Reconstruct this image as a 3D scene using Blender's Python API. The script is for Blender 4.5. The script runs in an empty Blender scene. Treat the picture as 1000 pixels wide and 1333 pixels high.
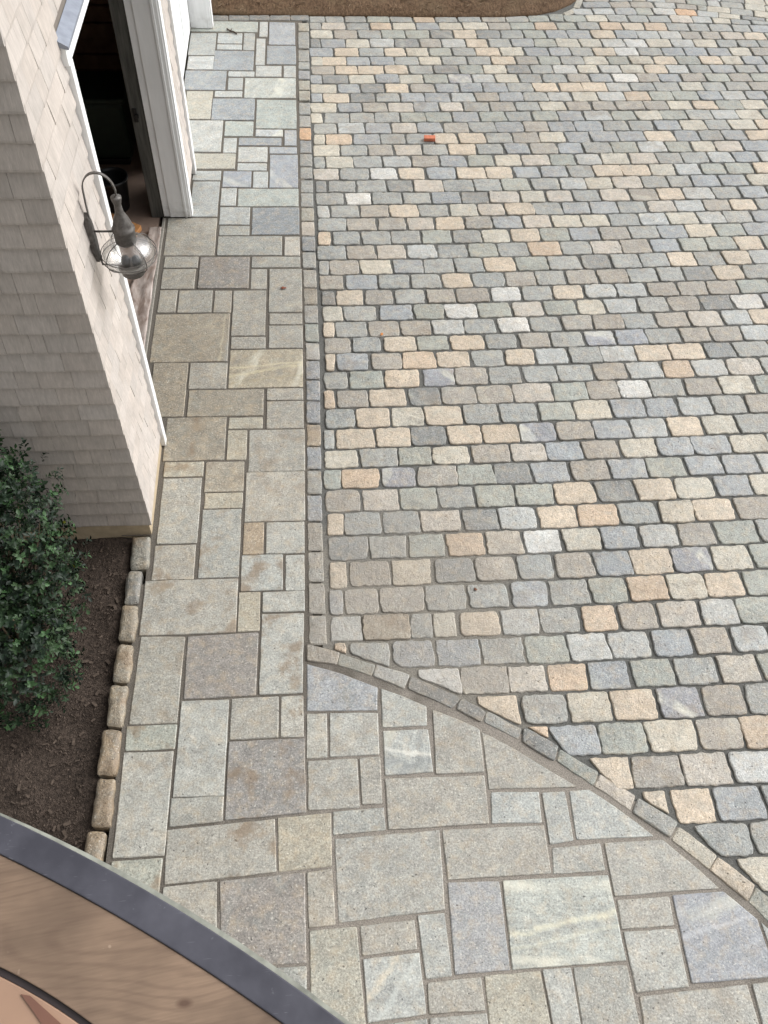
import bpy, bmesh, math, random
from mathutils import Vector, Matrix, noise as mnoise
random.seed(7)
R = math.radians
S = bpy.context.scene
COL = S.collection
# ------------------------------------------------------------------ camera
cam_data = bpy.data.cameras.new('camera')
cam = bpy.data.objects.new('camera', cam_data); COL.objects.link(cam)
ROT = Matrix(((0.99702897, 0.02773187, -0.07186220), (-0.06469101, 0.80789499, -0.58576510), (0.04181275, 0.58867361, 0.80728872)))
CAM = Vector((0, 0, 5.0))
FPX = 1117.0
cam.matrix_world = Matrix.Translation(CAM) @ ROT.to_4x4()
cam_data.sensor_fit = 'VERTICAL'; cam_data.sensor_height = 36.0
cam_data.lens = 36.0 * FPX / 1333.0
cam_data.clip_start = 0.05; cam_data.clip_end = 500
S.camera = cam
# ------------------------------------------------------------------ sky, sun, exposure
SUN_EL, SUN_AZ = R(40), R(72)          # azimuth clockwise from north (+Y)
w = bpy.data.worlds.new('World'); S.world = w; w.use_nodes = True
nt = w.node_tree; nt.nodes.clear()
sky = nt.nodes.new('ShaderNodeTexSky'); sky.sky_type = 'NISHITA'; sky.sun_disc = False
sky.sun_elevation = SUN_EL; sky.sun_rotation = SUN_AZ
sky.air_density = 1.0; sky.dust_density = 4.0; sky.ozone_density = 1.0
hs = nt.nodes.new('ShaderNodeHueSaturation'); hs.inputs['Saturation'].default_value = 0.10
bg = nt.nodes.new('ShaderNodeBackground'); bg.inputs['Strength'].default_value = 0.125
out = nt.nodes.new('ShaderNodeOutputWorld')
nt.links.new(sky.outputs[0], hs.inputs['Color']); nt.links.new(hs.outputs[0], bg.inputs['Color']); nt.links.new(bg.outputs[0], out.inputs['Surface'])
sd = bpy.data.lights.new('sun', 'SUN'); sd.energy = 1.25; sd.angle = R(50); sd.color = (1.0, 0.98, 0.955)
sun = bpy.data.objects.new('sun', sd); COL.objects.link(sun)
sun.location = (6, 6, 12)
_d = Vector((math.sin(SUN_AZ) * math.cos(SUN_EL), math.cos(SUN_AZ) * math.cos(SUN_EL), math.sin(SUN_EL)))
sun.rotation_euler = _d.to_track_quat('Z', 'Y').to_euler()
S.view_settings.view_transform = 'Standard'; S.view_settings.look = 'None'
S.view_settings.exposure = 0.62; S.view_settings.gamma = 1.0; S.view_settings.use_curve_mapping = False
S.render.engine = 'CYCLES'
S.cycles.max_bounces = 8; S.cycles.transparent_max_bounces = 12
S.cycles.use_denoising = True
# ------------------------------------------------------------------ helpers
def lin(c):
    return tuple((v / 255 / 12.92) if v / 255 <= 0.04045 else ((v / 255 + 0.055) / 1.055) ** 2.4 for v in c)
def tag(o, label=None, cat=None, group=None, kind=None):
    if label: o['label'] = label
    if cat: o['category'] = cat
    if group: o['group'] = group
    if kind: o['kind'] = kind
    return o
def empty(name, loc, label, cat, group=None):
    o = bpy.data.objects.new(name, None); COL.objects.link(o); o.location = loc
    o.empty_display_size = 0.1
    return tag(o, label, cat, group)
def link(name, me, parent=None, loc=None):
    o = bpy.data.objects.new(name, me); COL.objects.link(o)
    if loc is not None: o.location = loc
    if parent is not None:
        o.parent = parent
        o.matrix_parent_inverse = Matrix.Translation(-Vector(parent.location))
    return o
class MB:
    """collects vertices and faces, then links them as one mesh object"""
    def __init__(s): s.v = []; s.f = []; s.sm = []
    def add(s, vs, fs, smooth=False):
        n = len(s.v); s.v += [tuple(p) for p in vs]
        for f in fs: s.f.append([i + n for i in f]); s.sm.append(smooth)
    def box(s, x0, x1, y0, y1, z0, z1):
        s.add([(x0, y0, z0), (x1, y0, z0), (x1, y1, z0), (x0, y1, z0), (x0, y0, z1), (x1, y0, z1), (x1, y1, z1), (x0, y1, z1)],
              [(0, 3, 2, 1), (4, 5, 6, 7), (0, 1, 5, 4), (1, 2, 6, 5), (2, 3, 7, 6), (3, 0, 4, 7)])
    def tube(s, pts, r, n=8, caps=True):
        pts = [Vector(p) for p in pts]; vs = []; fs = []; N = len(pts); up = Vector((0.12, 0.2, 1)).normalized()
        for i, p in enumerate(pts):
            t = (pts[min(i + 1, N - 1)] - pts[max(i - 1, 0)]).normalized()
            a = t.cross(up)
            if a.length < 0.05: a = t.cross(Vector((1, 0, 0)))
            a.normalize(); b = t.cross(a)
            rr = r[i] if isinstance(r, (list, tuple)) else r
            for k in range(n):
                q = 2 * math.pi * k / n; vs.append(p + a * (rr * math.cos(q)) + b * (rr * math.sin(q)))
        for i in range(N - 1):
            for k in range(n):
                k2 = (k + 1) % n; fs.append((i * n + k, i * n + k2, (i + 1) * n + k2, (i + 1) * n + k))
        if caps: fs.append(tuple(range(n))); fs.append(tuple((N - 1) * n + k for k in reversed(range(n))))
        s.add(vs, fs, True)
    def lathe(s, c, prof, n=24, cap=True):
        vs = []; fs = []; N = len(prof)
        for r, z in prof:
            for k in range(n):
                q = 2 * math.pi * k / n; vs.append((c[0] + r * math.cos(q), c[1] + r * math.sin(q), c[2] + z))
        for i in range(N - 1):
            for k in range(n):
                k2 = (k + 1) % n; fs.append((i * n + k, i * n + k2, (i + 1) * n + k2, (i + 1) * n + k))
        if cap:
            fs.append(tuple(reversed(range(n)))); fs.append(tuple((N - 1) * n + k for k in range(n)))
        s.add(vs, fs, True)
    def mesh(s, name, mat):
        me = bpy.data.meshes.new(name); me.from_pydata(s.v, [], s.f); me.materials.append(mat)
        me.polygons.foreach_set('use_smooth', s.sm)
        me.update(); return me
    def build(s, name, mat, parent=None, bevel=0.0):
        me = s.mesh(name, mat)
        bm = bmesh.new(); bm.from_mesh(me); bmesh.ops.recalc_face_normals(bm, faces=bm.faces)
        bm.to_mesh(me); bm.free()
        o = link(name, me, parent)
        if bevel:
            m = o.modifiers.new('bevel', 'BEVEL'); m.width = bevel; m.segments = 2; m.limit_method = 'ANGLE'; m.angle_limit = R(40)
        return o
# ------------------------------------------------------------------ materials
class NT:
    def __init__(s, name):
        s.m = bpy.data.materials.new(name); s.m.use_nodes = True; s.t = s.m.node_tree
        s.b = s.t.nodes['Principled BSDF']
    def n(s, typ, **kw):
        nd = s.t.nodes.new(typ)
        for k, v in kw.items():
            if k.startswith('i_'): nd.inputs[k[2:].replace('_', ' ')].default_value = v
            else: setattr(nd, k, v)
        return nd
    def l(s, a, b): s.t.links.new(a, b)
    def val(s, x, sock):
        if hasattr(x, 'links'): s.l(x, sock)
        else: sock.default_value = x
    def math(s, op, a, b=0.0, clamp=False):
        nd = s.n('ShaderNodeMath', operation=op, use_clamp=clamp); s.val(a, nd.inputs[0]); s.val(b, nd.inputs[1]); return nd.outputs[0]
    def rng(s, v, a, b, c, d):
        nd = s.n('ShaderNodeMapRange'); s.val(v, nd.inputs['Value'])
        for k, x in zip(('From Min', 'From Max', 'To Min', 'To Max'), (a, b, c, d)): s.val(x, nd.inputs[k])
        return nd.outputs[0]
    def noise(s, vec, scale, detail=3.0, rough=0.55, dist=0.0):
        nd = s.n('ShaderNodeTexNoise'); s.l(vec, nd.inputs['Vector'])
        nd.inputs['Scale'].default_value = scale; nd.inputs['Detail'].default_value = detail
        nd.inputs['Roughness'].default_value = rough; nd.inputs['Distortion'].default_value = dist
        return nd.outputs['Fac']
    def mix(s, f, a, b, mode='MIX'):
        nd = s.n('ShaderNodeMix', data_type='RGBA', blend_type=mode); s.val(f, nd.inputs[0])
        for x, k in ((a, 6), (b, 7)):
            if hasattr(x, 'links'): s.l(x, nd.inputs[k])
            else: nd.inputs[k].default_value = (*x, 1) if len(x) == 3 else x
        return nd.outputs[2]
    def mul(s, col, f):
        nd = s.n('ShaderNodeVectorMath', operation='SCALE')
        if hasattr(col, 'links'): s.l(col, nd.inputs[0])
        else: nd.inputs[0].default_value = col[:3]
        s.val(f, nd.inputs['Scale']); return nd.outputs[0]
    def pos(s): return s.n('ShaderNodeNewGeometry').outputs['Position']
    def obj(s): return s.n('ShaderNodeTexCoord').outputs['Object']
    def vscale(s, v, sc):
        nd = s.n('ShaderNodeVectorMath', operation='MULTIPLY'); s.l(v, nd.inputs[0]); nd.inputs[1].default_value = sc; return nd.outputs[0]
    def bump(s, h, strength, dist):
        nd = s.n('ShaderNodeBump'); nd.inputs['Strength'].default_value = strength; nd.inputs['Distance'].default_value = dist
        s.l(h, nd.inputs['Height']); s.l(nd.outputs[0], s.b.inputs['Normal'])
    def set(s, col=None, rough=None, metal=None, spec=None):
        if col is not None:
            if hasattr(col, 'links'): s.l(col, s.b.inputs['Base Color'])
            else: s.b.inputs['Base Color'].default_value = (*col[:3], 1)
        if rough is not None: s.val(rough, s.b.inputs['Roughness'])
        if metal is not None: s.b.inputs['Metallic'].default_value = metal
        if spec is not None: s.b.inputs['Specular IOR Level'].default_value = spec
        return s.m
def simple(name, col, rough=0.6, metal=0.0, var=0.15, scale=25.0, bump=0.0, spec=0.5):
    t = NT(name); p = t.pos(); f = t.noise(p, scale, 4)
    c = t.mul(lin(col), t.rng(f, 0.25, 0.75, 1 - var, 1 + var))
    if bump: t.bump(t.noise(p, scale * 4, 3), 0.5, bump)
    return t.set(c, rough, metal, spec)

def stone_material(name, grain, grain_amt, bump_amt, rough, dust=None, streaks=()):
    t = NT(name); a = t.n('ShaderNodeAttribute', attribute_name='col'); pr = t.n('ShaderNodeAttribute', attribute_name='prm')
    sp = t.n('ShaderNodeSeparateColor'); t.l(pr.outputs['Color'], sp.inputs[0]); rnd, vein, stain = sp.outputs
    off = t.n('ShaderNodeCombineXYZ'); t.l(t.math('MULTIPLY', rnd, 61.0), off.inputs[0]); t.l(t.math('MULTIPLY', rnd, 37.0), off.inputs[1])
    ad = t.n('ShaderNodeVectorMath', operation='ADD'); t.l(t.pos(), ad.inputs[0]); t.l(off.outputs[0], ad.inputs[1]); p = ad.outputs[0]
    n1 = t.noise(p, 7, 4, 0.6); n2 = t.noise(p, grain, 2.5, 0.7); n3 = t.noise(p, grain * 0.33, 3, 0.6); n4 = t.noise(p, 26, 4, 0.6, 0.6)
    f = t.math('MULTIPLY', t.rng(n1, 0.3, 0.7, 0.84, 1.14), t.rng(n2, 0.3, 0.7, 1 - grain_amt, 1 + grain_amt))
    f = t.math('MULTIPLY', f, t.rng(n3, 0.3, 0.7, 0.9, 1.1))
    f = t.math('MULTIPLY', f, t.rng(n4, 0.35, 0.65, 0.88, 1.09))
    c = t.mul(a.outputs['Color'], f)
    if dust: c = t.mul(c, t.rng(t.noise(t.pos(), 1.1, 3, 0.6), 0.3, 0.7, 0.91, 1.08))   # wear that runs across many stones
    # faint warm and cool minerals in the grain
    n6 = t.noise(p, 15, 3, 0.6)
    c = t.mix(t.rng(n6, 0.48, 0.72, 0.0, 0.30), c, lin((196, 174, 140)))
    n7 = t.noise(p, 11, 3, 0.6, 0.3)
    c = t.mix(t.rng(n7, 0.5, 0.75, 0.0, 0.28), c, lin((140, 152, 150)))
    # pale feldspar and dark mica flecks
    n8 = t.noise(p, grain * 0.8, 2, 0.6)
    c = t.mix(t.rng(n8, 0.60, 0.72, 0.0, grain_amt * 1.6), c, lin((226, 222, 210)))
    c = t.mix(t.rng(n8, 0.40, 0.28, 0.0, grain_amt * 1.3), c, lin((92, 90, 86)))
    # pits
    pit = t.rng(t.noise(p, grain * 0.55, 1, 0.5), 0.70, 0.76, 0.0, 0.75)
    c = t.mix(pit, c, (0.06, 0.055, 0.05))
    # brown stains
    st = t.math('MULTIPLY', t.rng(t.noise(p, 5.5, 3, 0.55, 0.1), 0.53, 0.66, 0.0, 0.68), stain)
    c = t.mix(st, c, lin((126, 104, 78)))
    # veins and bedding bands
    vr = t.n('ShaderNodeVectorRotate', rotation_type='Z_AXIS'); t.l(p, vr.inputs['Vector']); t.l(t.math('MULTIPLY', rnd, 6.28), vr.inputs['Angle'])
    wv = t.n('ShaderNodeTexWave', wave_type='BANDS', bands_direction='Y'); t.l(vr.outputs[0], wv.inputs['Vector'])
    wv.inputs['Scale'].default_value = 0.75; wv.inputs['Distortion'].default_value = 5.5; wv.inputs['Detail'].default_value = 4; wv.inputs['Detail Scale'].default_value = 1.1; wv.inputs['Detail Roughness'].default_value = 0.62
    brk = t.rng(t.noise(p, 5.5, 3, 0.6), 0.38, 0.6, 0.15, 1.0)
    vm = t.math('MULTIPLY', t.math('MULTIPLY', t.rng(wv.outputs['Fac'], 0.86, 1.0, 0.0, 0.75), vein), brk)
    c = t.mix(vm, c, lin((214, 212, 196)))
    vdk = t.math('MULTIPLY', t.math('MULTIPLY', t.rng(wv.outputs['Fac'], 0.0, 0.10, 0.35, 0.0), vein), brk)
    c = t.mix(vdk, c, lin((112, 116, 118)))
    wv2 = t.noise(t.vscale(vr.outputs[0], (4.0, 26.0, 4.0)), 1.0, 4, 0.65, 1.2)
    c = t.mul(c, t.rng(t.math('MULTIPLY', t.math('SUBTRACT', wv2, 0.5), t.math('ADD', t.math('MULTIPLY', vein, 0.7), 0.28)), -0.25, 0.25, 0.78, 1.2))
    for (x0, y0, x1, y1, wd, tint, amt) in streaks:            # single mineral veins that cross one slab
        L = math.hypot(x1 - x0, y1 - y0); nx, ny = -(y1 - y0) / L, (x1 - x0) / L; wp = t.pos()
        dp = t.n('ShaderNodeVectorMath', operation='DOT_PRODUCT'); t.l(wp, dp.inputs[0]); dp.inputs[1].default_value = (nx, ny, 0)
        dd = t.math('ADD', t.math('SUBTRACT', dp.outputs['Value'], nx * x0 + ny * y0), t.rng(t.noise(wp, 9, 4, 0.65), 0.2, 0.8, -wd * 1.5, wd * 1.5))
        k = t.math('MULTIPLY', t.rng(t.math('ABSOLUTE', dd), wd * 0.25, wd * 1.3, amt, 0.0), t.rng(t.noise(wp, 22, 3, 0.6), 0.3, 0.6, 0.35, 1.0))
        c = t.mix(k, c, lin(tint))
    if dust:                                                   # swept sand lying thinly on the stones in one corner
        dv = t.n('ShaderNodeVectorMath', operation='DISTANCE'); wp = t.pos(); t.l(wp, dv.inputs[0]); dv.inputs[1].default_value = dust[0]
        dn = t.math('ADD', dv.outputs['Value'], t.rng(t.noise(wp, 5, 4, 0.65), 0.25, 0.75, -0.7, 0.7))
        c = t.mix(t.rng(dn, dust[1] * 0.5, dust[1] * 1.1, dust[2], 0.0), c, lin((146, 139, 128)))
    h = t.math('ADD', t.math('MULTIPLY', n2, 0.5), t.math('MULTIPLY', n4, 0.9))
    h = t.math('SUBTRACT', h, t.math('MULTIPLY', pit, 0.6))
    t.bump(h, bump_amt, 0.011 if dust else 0.005)
    return t.set(c, t.rng(n4, 0.3, 0.7, rough - 0.08, rough + 0.1), 0, 0.6)

def sand_material(name, base, alt, spot, rad):
    """joint filling: dark stone dust with a drift of paler swept sand"""
    t = NT(name); p = t.pos(); g = t.noise(p, 130, 3, 0.75); m = t.noise(p, 6, 4, 0.6)
    d = t.n('ShaderNodeVectorMath', operation='DISTANCE'); t.l(p, d.inputs[0]); d.inputs[1].default_value = spot
    dd = t.math('ADD', d.outputs['Value'], t.rng(m, 0.2, 0.8, -0.5, 0.5))
    k = t.rng(dd, rad * 0.6, rad * 1.1, 1.0, 0.0)
    k = t.math('MAXIMUM', k, t.rng(m, 0.60, 0.78, 0.0, 0.5))
    c = t.mul(t.mix(k, lin(base), lin(alt)), t.rng(g, 0.3, 0.7, 0.55, 1.45))
    t.bump(g, 0.8, 0.006)
    return t.set(c, 0.95, 0, 0.2)
SLABS = """
1 1 -1.423 10.813 -0.613 10.813 -0.613 11.079 -1.423 11.079
1 6 -0.596 10.696 -0.492 10.696 -0.492 11.083 -0.596 11.083
1 2 -0.48 10.513 -0.162 10.513 -0.162 11.071 -0.48 11.071
1 3 -0.499 10.05 -0.155 10.05 -0.155 10.49 -0.499 10.49
1 0 -1.41 10.241 -1.097 10.241 -1.097 10.778 -1.41 10.778
1 6 -1.086 10.531 -0.79 10.531 -0.79 10.787 -1.086 10.787
1 0 -0.778 10.375 -0.641 10.375 -0.641 10.795 -0.778 10.795
1 6 -1.084 10.379 -0.788 10.379 -0.788 10.509 -1.084 10.509
1 15 -1.399 9.915 -1.097 9.915 -1.097 10.224 -1.399 10.224
1 3 -1.103 9.905 -0.642 9.905 -0.642 10.357 -1.103 10.357
1 6 -0.627 10.028 -0.513 10.028 -0.513 10.665 -0.627 10.665
1 6 -0.619 9.766 -0.32 9.766 -0.32 10.014 -0.619 10.014
1 6 -0.303 9.757 -0.157 9.757 -0.157 10.024 -0.303 10.024
1 3 -1.409 9.467 -0.94 9.467 -0.94 9.895 -1.409 9.895
1 6 -0.926 9.761 -0.625 9.761 -0.625 9.882 -0.926 9.882
1 0 -0.92 9.472 -0.75 9.472 -0.75 9.741 -0.92 9.741
1 16 -0.735 9.306 -0.159 9.306 -0.159 9.744 -0.735 9.744
1 12 -1.363 8.868 -1.07 8.868 -1.07 9.448 -1.363 9.448
1 6 -1.057 9.316 -0.748 9.316 -0.748 9.448 -1.057 9.448
1 3 -1.07 8.852 -0.607 8.852 -0.607 9.29 -1.07 9.29
1 1 -0.594 8.694 -0.155 8.694 -0.155 9.28 -0.594 9.28
1 6 -1.33 8.242 -0.932 8.242 -0.932 8.848 -1.33 8.848
1 1 -0.917 8.544 -0.612 8.544 -0.612 8.832 -0.917 8.832
1 15 -0.592 8.535 -0.299 8.535 -0.299 8.674 -0.592 8.674
1 2 -0.289 8.366 -0.156 8.366 -0.156 8.665 -0.289 8.665
1 6 -0.917 8.233 -0.776 8.233 -0.776 8.517 -0.917 8.517
1 3 -0.762 8.368 -0.313 8.368 -0.313 8.515 -0.762 8.515
1 12 -1.263 7.941 -0.777 7.941 -0.777 8.224 -1.263 8.224
1 6 -0.762 8.067 -0.455 8.067 -0.455 8.349 -0.762 8.349
1 2 -0.443 8.217 -0.153 8.217 -0.153 8.344 -0.443 8.344
1 18 -0.435 7.618 -0.146 7.618 -0.146 8.206 -0.435 8.206
1 6 -0.76 7.914 -0.458 7.914 -0.458 8.05 -0.76 8.05
1 0 -1.195 7.745 -0.91 7.745 -0.91 7.917 -1.195 7.917
1 18 -0.896 7.628 -0.609 7.628 -0.609 7.907 -0.896 7.907
1 6 -0.598 7.618 -0.444 7.618 -0.444 7.904 -0.598 7.904
1 0 -1.183 7.152 -0.914 7.152 -0.914 7.732 -1.183 7.732
1 6 -0.902 7.322 -0.746 7.322 -0.746 7.618 -0.902 7.618
1 1 -0.737 7.314 -0.142 7.314 -0.142 7.612 -0.737 7.612
1 0 -0.9 7.025 -0.607 7.025 -0.607 7.307 -0.9 7.307
1 3 -0.592 6.87 -0.137 6.87 -0.137 7.302 -0.592 7.302
1 0 -0.892 6.864 -0.605 6.864 -0.605 7.014 -0.892 7.014
1 5 -1.377 6.57 -0.913 6.57 -0.913 7.133 -1.377 7.133
1 0 -0.896 6.565 -0.301 6.565 -0.301 6.851 -0.896 6.851
1 7 -0.283 6.556 -0.136 6.556 -0.136 6.846 -0.283 6.846
1 5 -1.361 6.394 -1.053 6.394 -1.053 6.559 -1.361 6.559
1 4 -1.042 6.107 -0.592 6.107 -0.592 6.547 -1.042 6.547
1 0 -0.578 6.39 -0.133 6.39 -0.133 6.551 -0.578 6.551
1 5 -1.362 6.105 -1.065 6.105 -1.065 6.385 -1.362 6.385
1 5 -0.579 6.096 -0.433 6.096 -0.433 6.376 -0.579 6.376
1 5 -0.416 5.789 -0.122 5.789 -0.122 6.372 -0.416 6.372
1 5 -1.364 5.798 -1.205 5.798 -1.205 6.1 -1.364 6.1
1 5 -1.196 5.794 -0.901 5.794 -0.901 6.09 -1.196 6.09
1 5 -0.888 5.79 -0.734 5.79 -0.734 6.085 -0.888 6.085
1 5 -0.726 5.498 -0.435 5.498 -0.435 6.083 -0.726 6.083
1 9 -1.372 5.196 -0.738 5.196 -0.738 5.785 -1.372 5.785
1 5 -0.409 5.633 -0.121 5.633 -0.121 5.776 -0.409 5.776
1 5 -0.41 5.343 -0.119 5.343 -0.119 5.626 -0.41 5.626
1 5 -0.724 5.34 -0.431 5.34 -0.431 5.487 -0.724 5.487
1 19 -0.726 4.891 -0.122 4.891 -0.122 5.334 -0.726 5.334
1 9 -1.334 4.596 -1.051 4.596 -1.051 5.19 -1.334 5.19
1 5 -1.041 4.887 -0.735 4.887 -0.735 5.186 -1.041 5.186
1 9 -1.032 4.591 -0.435 4.591 -0.435 4.881 -1.032 4.881
1 5 -0.417 4.749 -0.123 4.749 -0.123 4.883 -0.417 4.883
1 5 -0.415 4.449 -0.121 4.449 -0.121 4.744 -0.415 4.744
1 9 -1.177 4.15 -0.717 4.15 -0.717 4.591 -1.177 4.591
1 12 -0.706 4.457 -0.439 4.457 -0.439 4.578 -0.706 4.578
1 12 -0.706 4.147 -0.554 4.147 -0.554 4.449 -0.706 4.449
1 5 -0.544 4.027 -0.115 4.027 -0.115 4.447 -0.544 4.447
1 12 -1.161 3.997 -0.865 3.997 -0.865 4.144 -1.161 4.144
1 9 -0.855 3.847 -0.566 3.847 -0.566 4.137 -0.855 4.137
1 0 -1.156 3.406 -0.871 3.406 -0.871 3.993 -1.156 3.993
1 12 -0.848 3.698 -0.569 3.698 -0.569 3.845 -0.848 3.845
1 5 -0.556 3.572 -0.12 3.572 -0.12 4.029 -0.556 4.029
1 0 -0.854 3.116 -0.574 3.116 -0.574 3.696 -0.854 3.696
1 10 -0.559 3.295 -0.411 3.295 -0.411 3.571 -0.559 3.571
1 6 -0.401 3.296 -0.126 3.296 -0.126 3.569 -0.401 3.569
1 5 -1.164 3.11 -0.877 3.11 -0.877 3.398 -1.164 3.398
1 6 -0.565 3.001 -0.277 3.001 -0.277 3.295 -0.565 3.295
1 6 -0.264 2.995 -0.128 2.995 -0.128 3.288 -0.264 3.288
1 5 -1.202 2.695 -0.577 2.695 -0.577 3.112 -1.202 3.112
1 12 -0.574 2.698 -0.426 2.698 -0.426 2.999 -0.574 2.999
1 6 -0.417 2.835 -0.131 2.835 -0.131 2.995 -0.417 2.995
1 0 -1.19 2.695 -0.901 2.682 -0.91 2.089 -1.202 2.094
1 4 -0.892 2.682 -0.432 2.693 -0.438 2.249 -0.889 2.244
1 6 -0.418 2.829 -0.136 2.825 -0.149 2.252 -0.426 2.252
1 1 -1.211 2.088 -0.909 2.086 -0.912 1.93 -1.206 1.932
1 6 -0.895 2.235 -0.606 2.234 -0.61 1.637 -0.904 1.643
1 5 -0.593 2.238 -0.298 2.241 -0.299 1.97 -0.595 1.969
1 6 -0.289 2.242 -0.145 2.245 -0.146 1.968 -0.29 1.971
1 6 -1.21 1.926 -0.918 1.92 -0.923 1.323 -1.207 1.323
1 4 -0.596 1.962 -0.144 1.961 -0.138 1.517 -0.601 1.497
1 0 -0.912 1.639 -0.61 1.637 -0.612 1.493 -0.911 1.477
1 5 -0.921 1.462 -0.317 1.493 -0.305 1.202 -0.913 1.17
1 12 -0.303 1.498 0.004 1.509 0 1.217 -0.295 1.203
1 1 -1.208 1.309 -0.929 1.313 -0.934 1.112 -1.217 1.109
1 5 -0.916 1.16 -0.628 1.174 -0.614 0.85 -0.921 0.832
1 4 -0.615 1.175 -0.15 1.195 -0.146 0.746 -0.585 0.741
1 0 -0.585 0.729 -0.145 0.733 -0.147 0.415 -0.582 0.416
1 1 -0.928 0.818 -0.609 0.832 -0.599 0.542 -0.939 0.529
1 2 -0.126 2.455 0.096 2.378 0.32 2.273 0.309 2.115 -0.131 2.132
1 6 -0.13 2.118 -0.004 2.115 -0.009 1.834 -0.134 1.833
1 6 0.011 2.114 0.31 2.102 0.302 1.837 0.003 1.837
1 6 0.336 2.267 0.478 2.204 0.616 2.131 0.606 2.002 0.325 2.002
1 17 0.332 1.986 0.608 1.983 0.615 1.715 0.325 1.708
1 5 0.647 2.107 0.789 2.042 0.924 1.967 0.919 1.699 0.627 1.701
1 5 -0.13 1.819 0.169 1.821 0.169 1.528 -0.129 1.529
1 5 0.179 1.822 0.305 1.826 0.301 1.544 0.183 1.545
1 5 0.325 1.691 0.916 1.68 0.906 1.4 0.325 1.396
1 0 0.012 1.515 0.307 1.525 0.312 1.395 0.008 1.382
1 5 0.017 1.364 0.617 1.38 0.603 0.959 0.025 0.925
1 5 0.63 1.38 1.222 1.377 1.217 1.112 0.632 1.109
1 5 0.934 1.949 1.078 1.862 1.246 1.739 1.391 1.634 1.459 1.583 0.929 1.596
1 6 0.939 1.579 1.226 1.568 1.213 1.389 0.919 1.399
1 6 1.241 1.562 1.379 1.562 1.377 1.281 1.236 1.265
1 6 1.405 1.563 1.525 1.566 1.655 1.462 1.768 1.359 1.847 1.28 1.393 1.284
1 5 1.242 1.249 1.528 1.26 1.524 1.11 1.225 1.107
1 5 1.548 1.259 1.892 1.259 2.035 1.11 2.144 0.982 1.545 0.974
1 5 1.554 0.957 1.851 0.96 1.838 0.809 1.543 0.808
1 18 1.867 0.964 2.161 0.967 2.307 0.816 2.32 0.537 1.857 0.531
1 16 0.938 1.091 1.534 1.086 1.538 0.657 0.924 0.648
1 6 1.552 0.798 1.848 0.795 1.838 0.517 1.555 0.505
1 5 1.565 0.49 2.151 0.51 2.156 0.197 1.547 0.196
1 6 2.175 0.512 2.518 0.522 2.476 0.214 2.169 0.2
1 6 2.32 0.803 2.473 0.63 2.523 0.536 2.336 0.536
1 5 -0.14 1.193 0 1.206 0.011 0.919 -0.133 0.91
1 12 -0.13 0.899 0.123 0.905 0.15 0.413 -0.128 0.414
1 5 0.139 0.906 0.434 0.921 0.436 0.776 0.144 0.759
1 6 0.451 0.941 0.598 0.944 0.607 0.639 0.468 0.631
1 17 0.147 0.747 0.446 0.76 0.457 0.477 0.156 0.456
1 2 0.631 1.098 0.919 1.088 0.913 0.649 0.621 0.645
1 5 0.474 0.618 0.757 0.627 0.759 0.475 0.469 0.476
1 12 0.772 0.632 1.071 0.637 1.09 0.29 0.77 0.277
1 5 0.469 0.46 0.765 0.464 0.765 0.268 0.473 0.263
1 0 0.163 0.44 0.458 0.459 0.462 0.264 0.178 0.266
1 6 1.082 0.643 1.236 0.644 1.235 0.29 1.094 0.289
1 0 1.247 0.645 1.536 0.639 1.542 0.242 1.238 0.248
"""
ARC = """
1 5 -0.119 2.587 0.083 2.517 0.062 2.442 -0.12 2.478
1 1 0.094 2.512 0.308 2.43 0.279 2.352 0.072 2.432
1 6 0.322 2.424 0.523 2.343 0.477 2.258 0.294 2.345
1 3 0.535 2.333 0.834 2.179 0.765 2.113 0.506 2.25
1 3 0.842 2.172 0.975 2.076 0.936 2.014 0.8 2.097
1 0 0.99 2.079 1.182 1.961 1.148 1.894 0.958 2.009
1 3 1.205 1.96 1.386 1.842 1.345 1.748 1.179 1.868
1 1 1.401 1.814 1.601 1.672 1.553 1.586 1.366 1.743
1 13 1.617 1.649 1.79 1.522 1.74 1.434 1.561 1.581
1 0 1.812 1.496 2.001 1.354 1.932 1.271 1.757 1.415
1 12 2.01 1.322 2.178 1.16 2.11 1.087 1.942 1.255
1 9 2.19 1.143 2.345 0.993 2.276 0.913 2.121 1.077
1 1 2.358 0.974 2.532 0.793 2.436 0.696 2.286 0.904
1 9 2.545 0.781 2.696 0.599 2.592 0.518 2.445 0.684
1 0 2.707 0.583 2.844 0.392 2.731 0.319 2.601 0.506
1 1 3.045 11.371 3.229 11.398 3.21 11.21 3.059 11.227
1 12 3.247 11.44 3.425 11.581 3.443 11.467 3.283 11.366
1 12 3.418 11.594 3.516 11.88 3.609 11.883 3.495 11.575
"""
LKERB = """
1 1 -1.314 3.459 -1.198 3.462 -1.185 3.203 -1.306 3.198
1 3 -1.317 3.18 -1.222 3.18 -1.228 2.935 -1.317 2.927
1 12 -1.326 2.919 -1.226 2.909 -1.224 2.652 -1.324 2.662
1 12 -1.316 2.631 -1.223 2.622 -1.229 2.367 -1.326 2.374
1 12 -1.332 2.344 -1.224 2.336 -1.232 2.077 -1.327 2.092
1 10 -1.344 2.066 -1.235 2.053 -1.234 1.78 -1.341 1.79
1 10 -1.334 1.767 -1.237 1.76 -1.232 1.488 -1.337 1.496
1 10 -1.354 1.47 -1.253 1.46 -1.262 1.236 -1.362 1.25
1 12 -1.362 1.226 -1.267 1.213 -1.27 0.987 -1.371 1.001
"""
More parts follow.
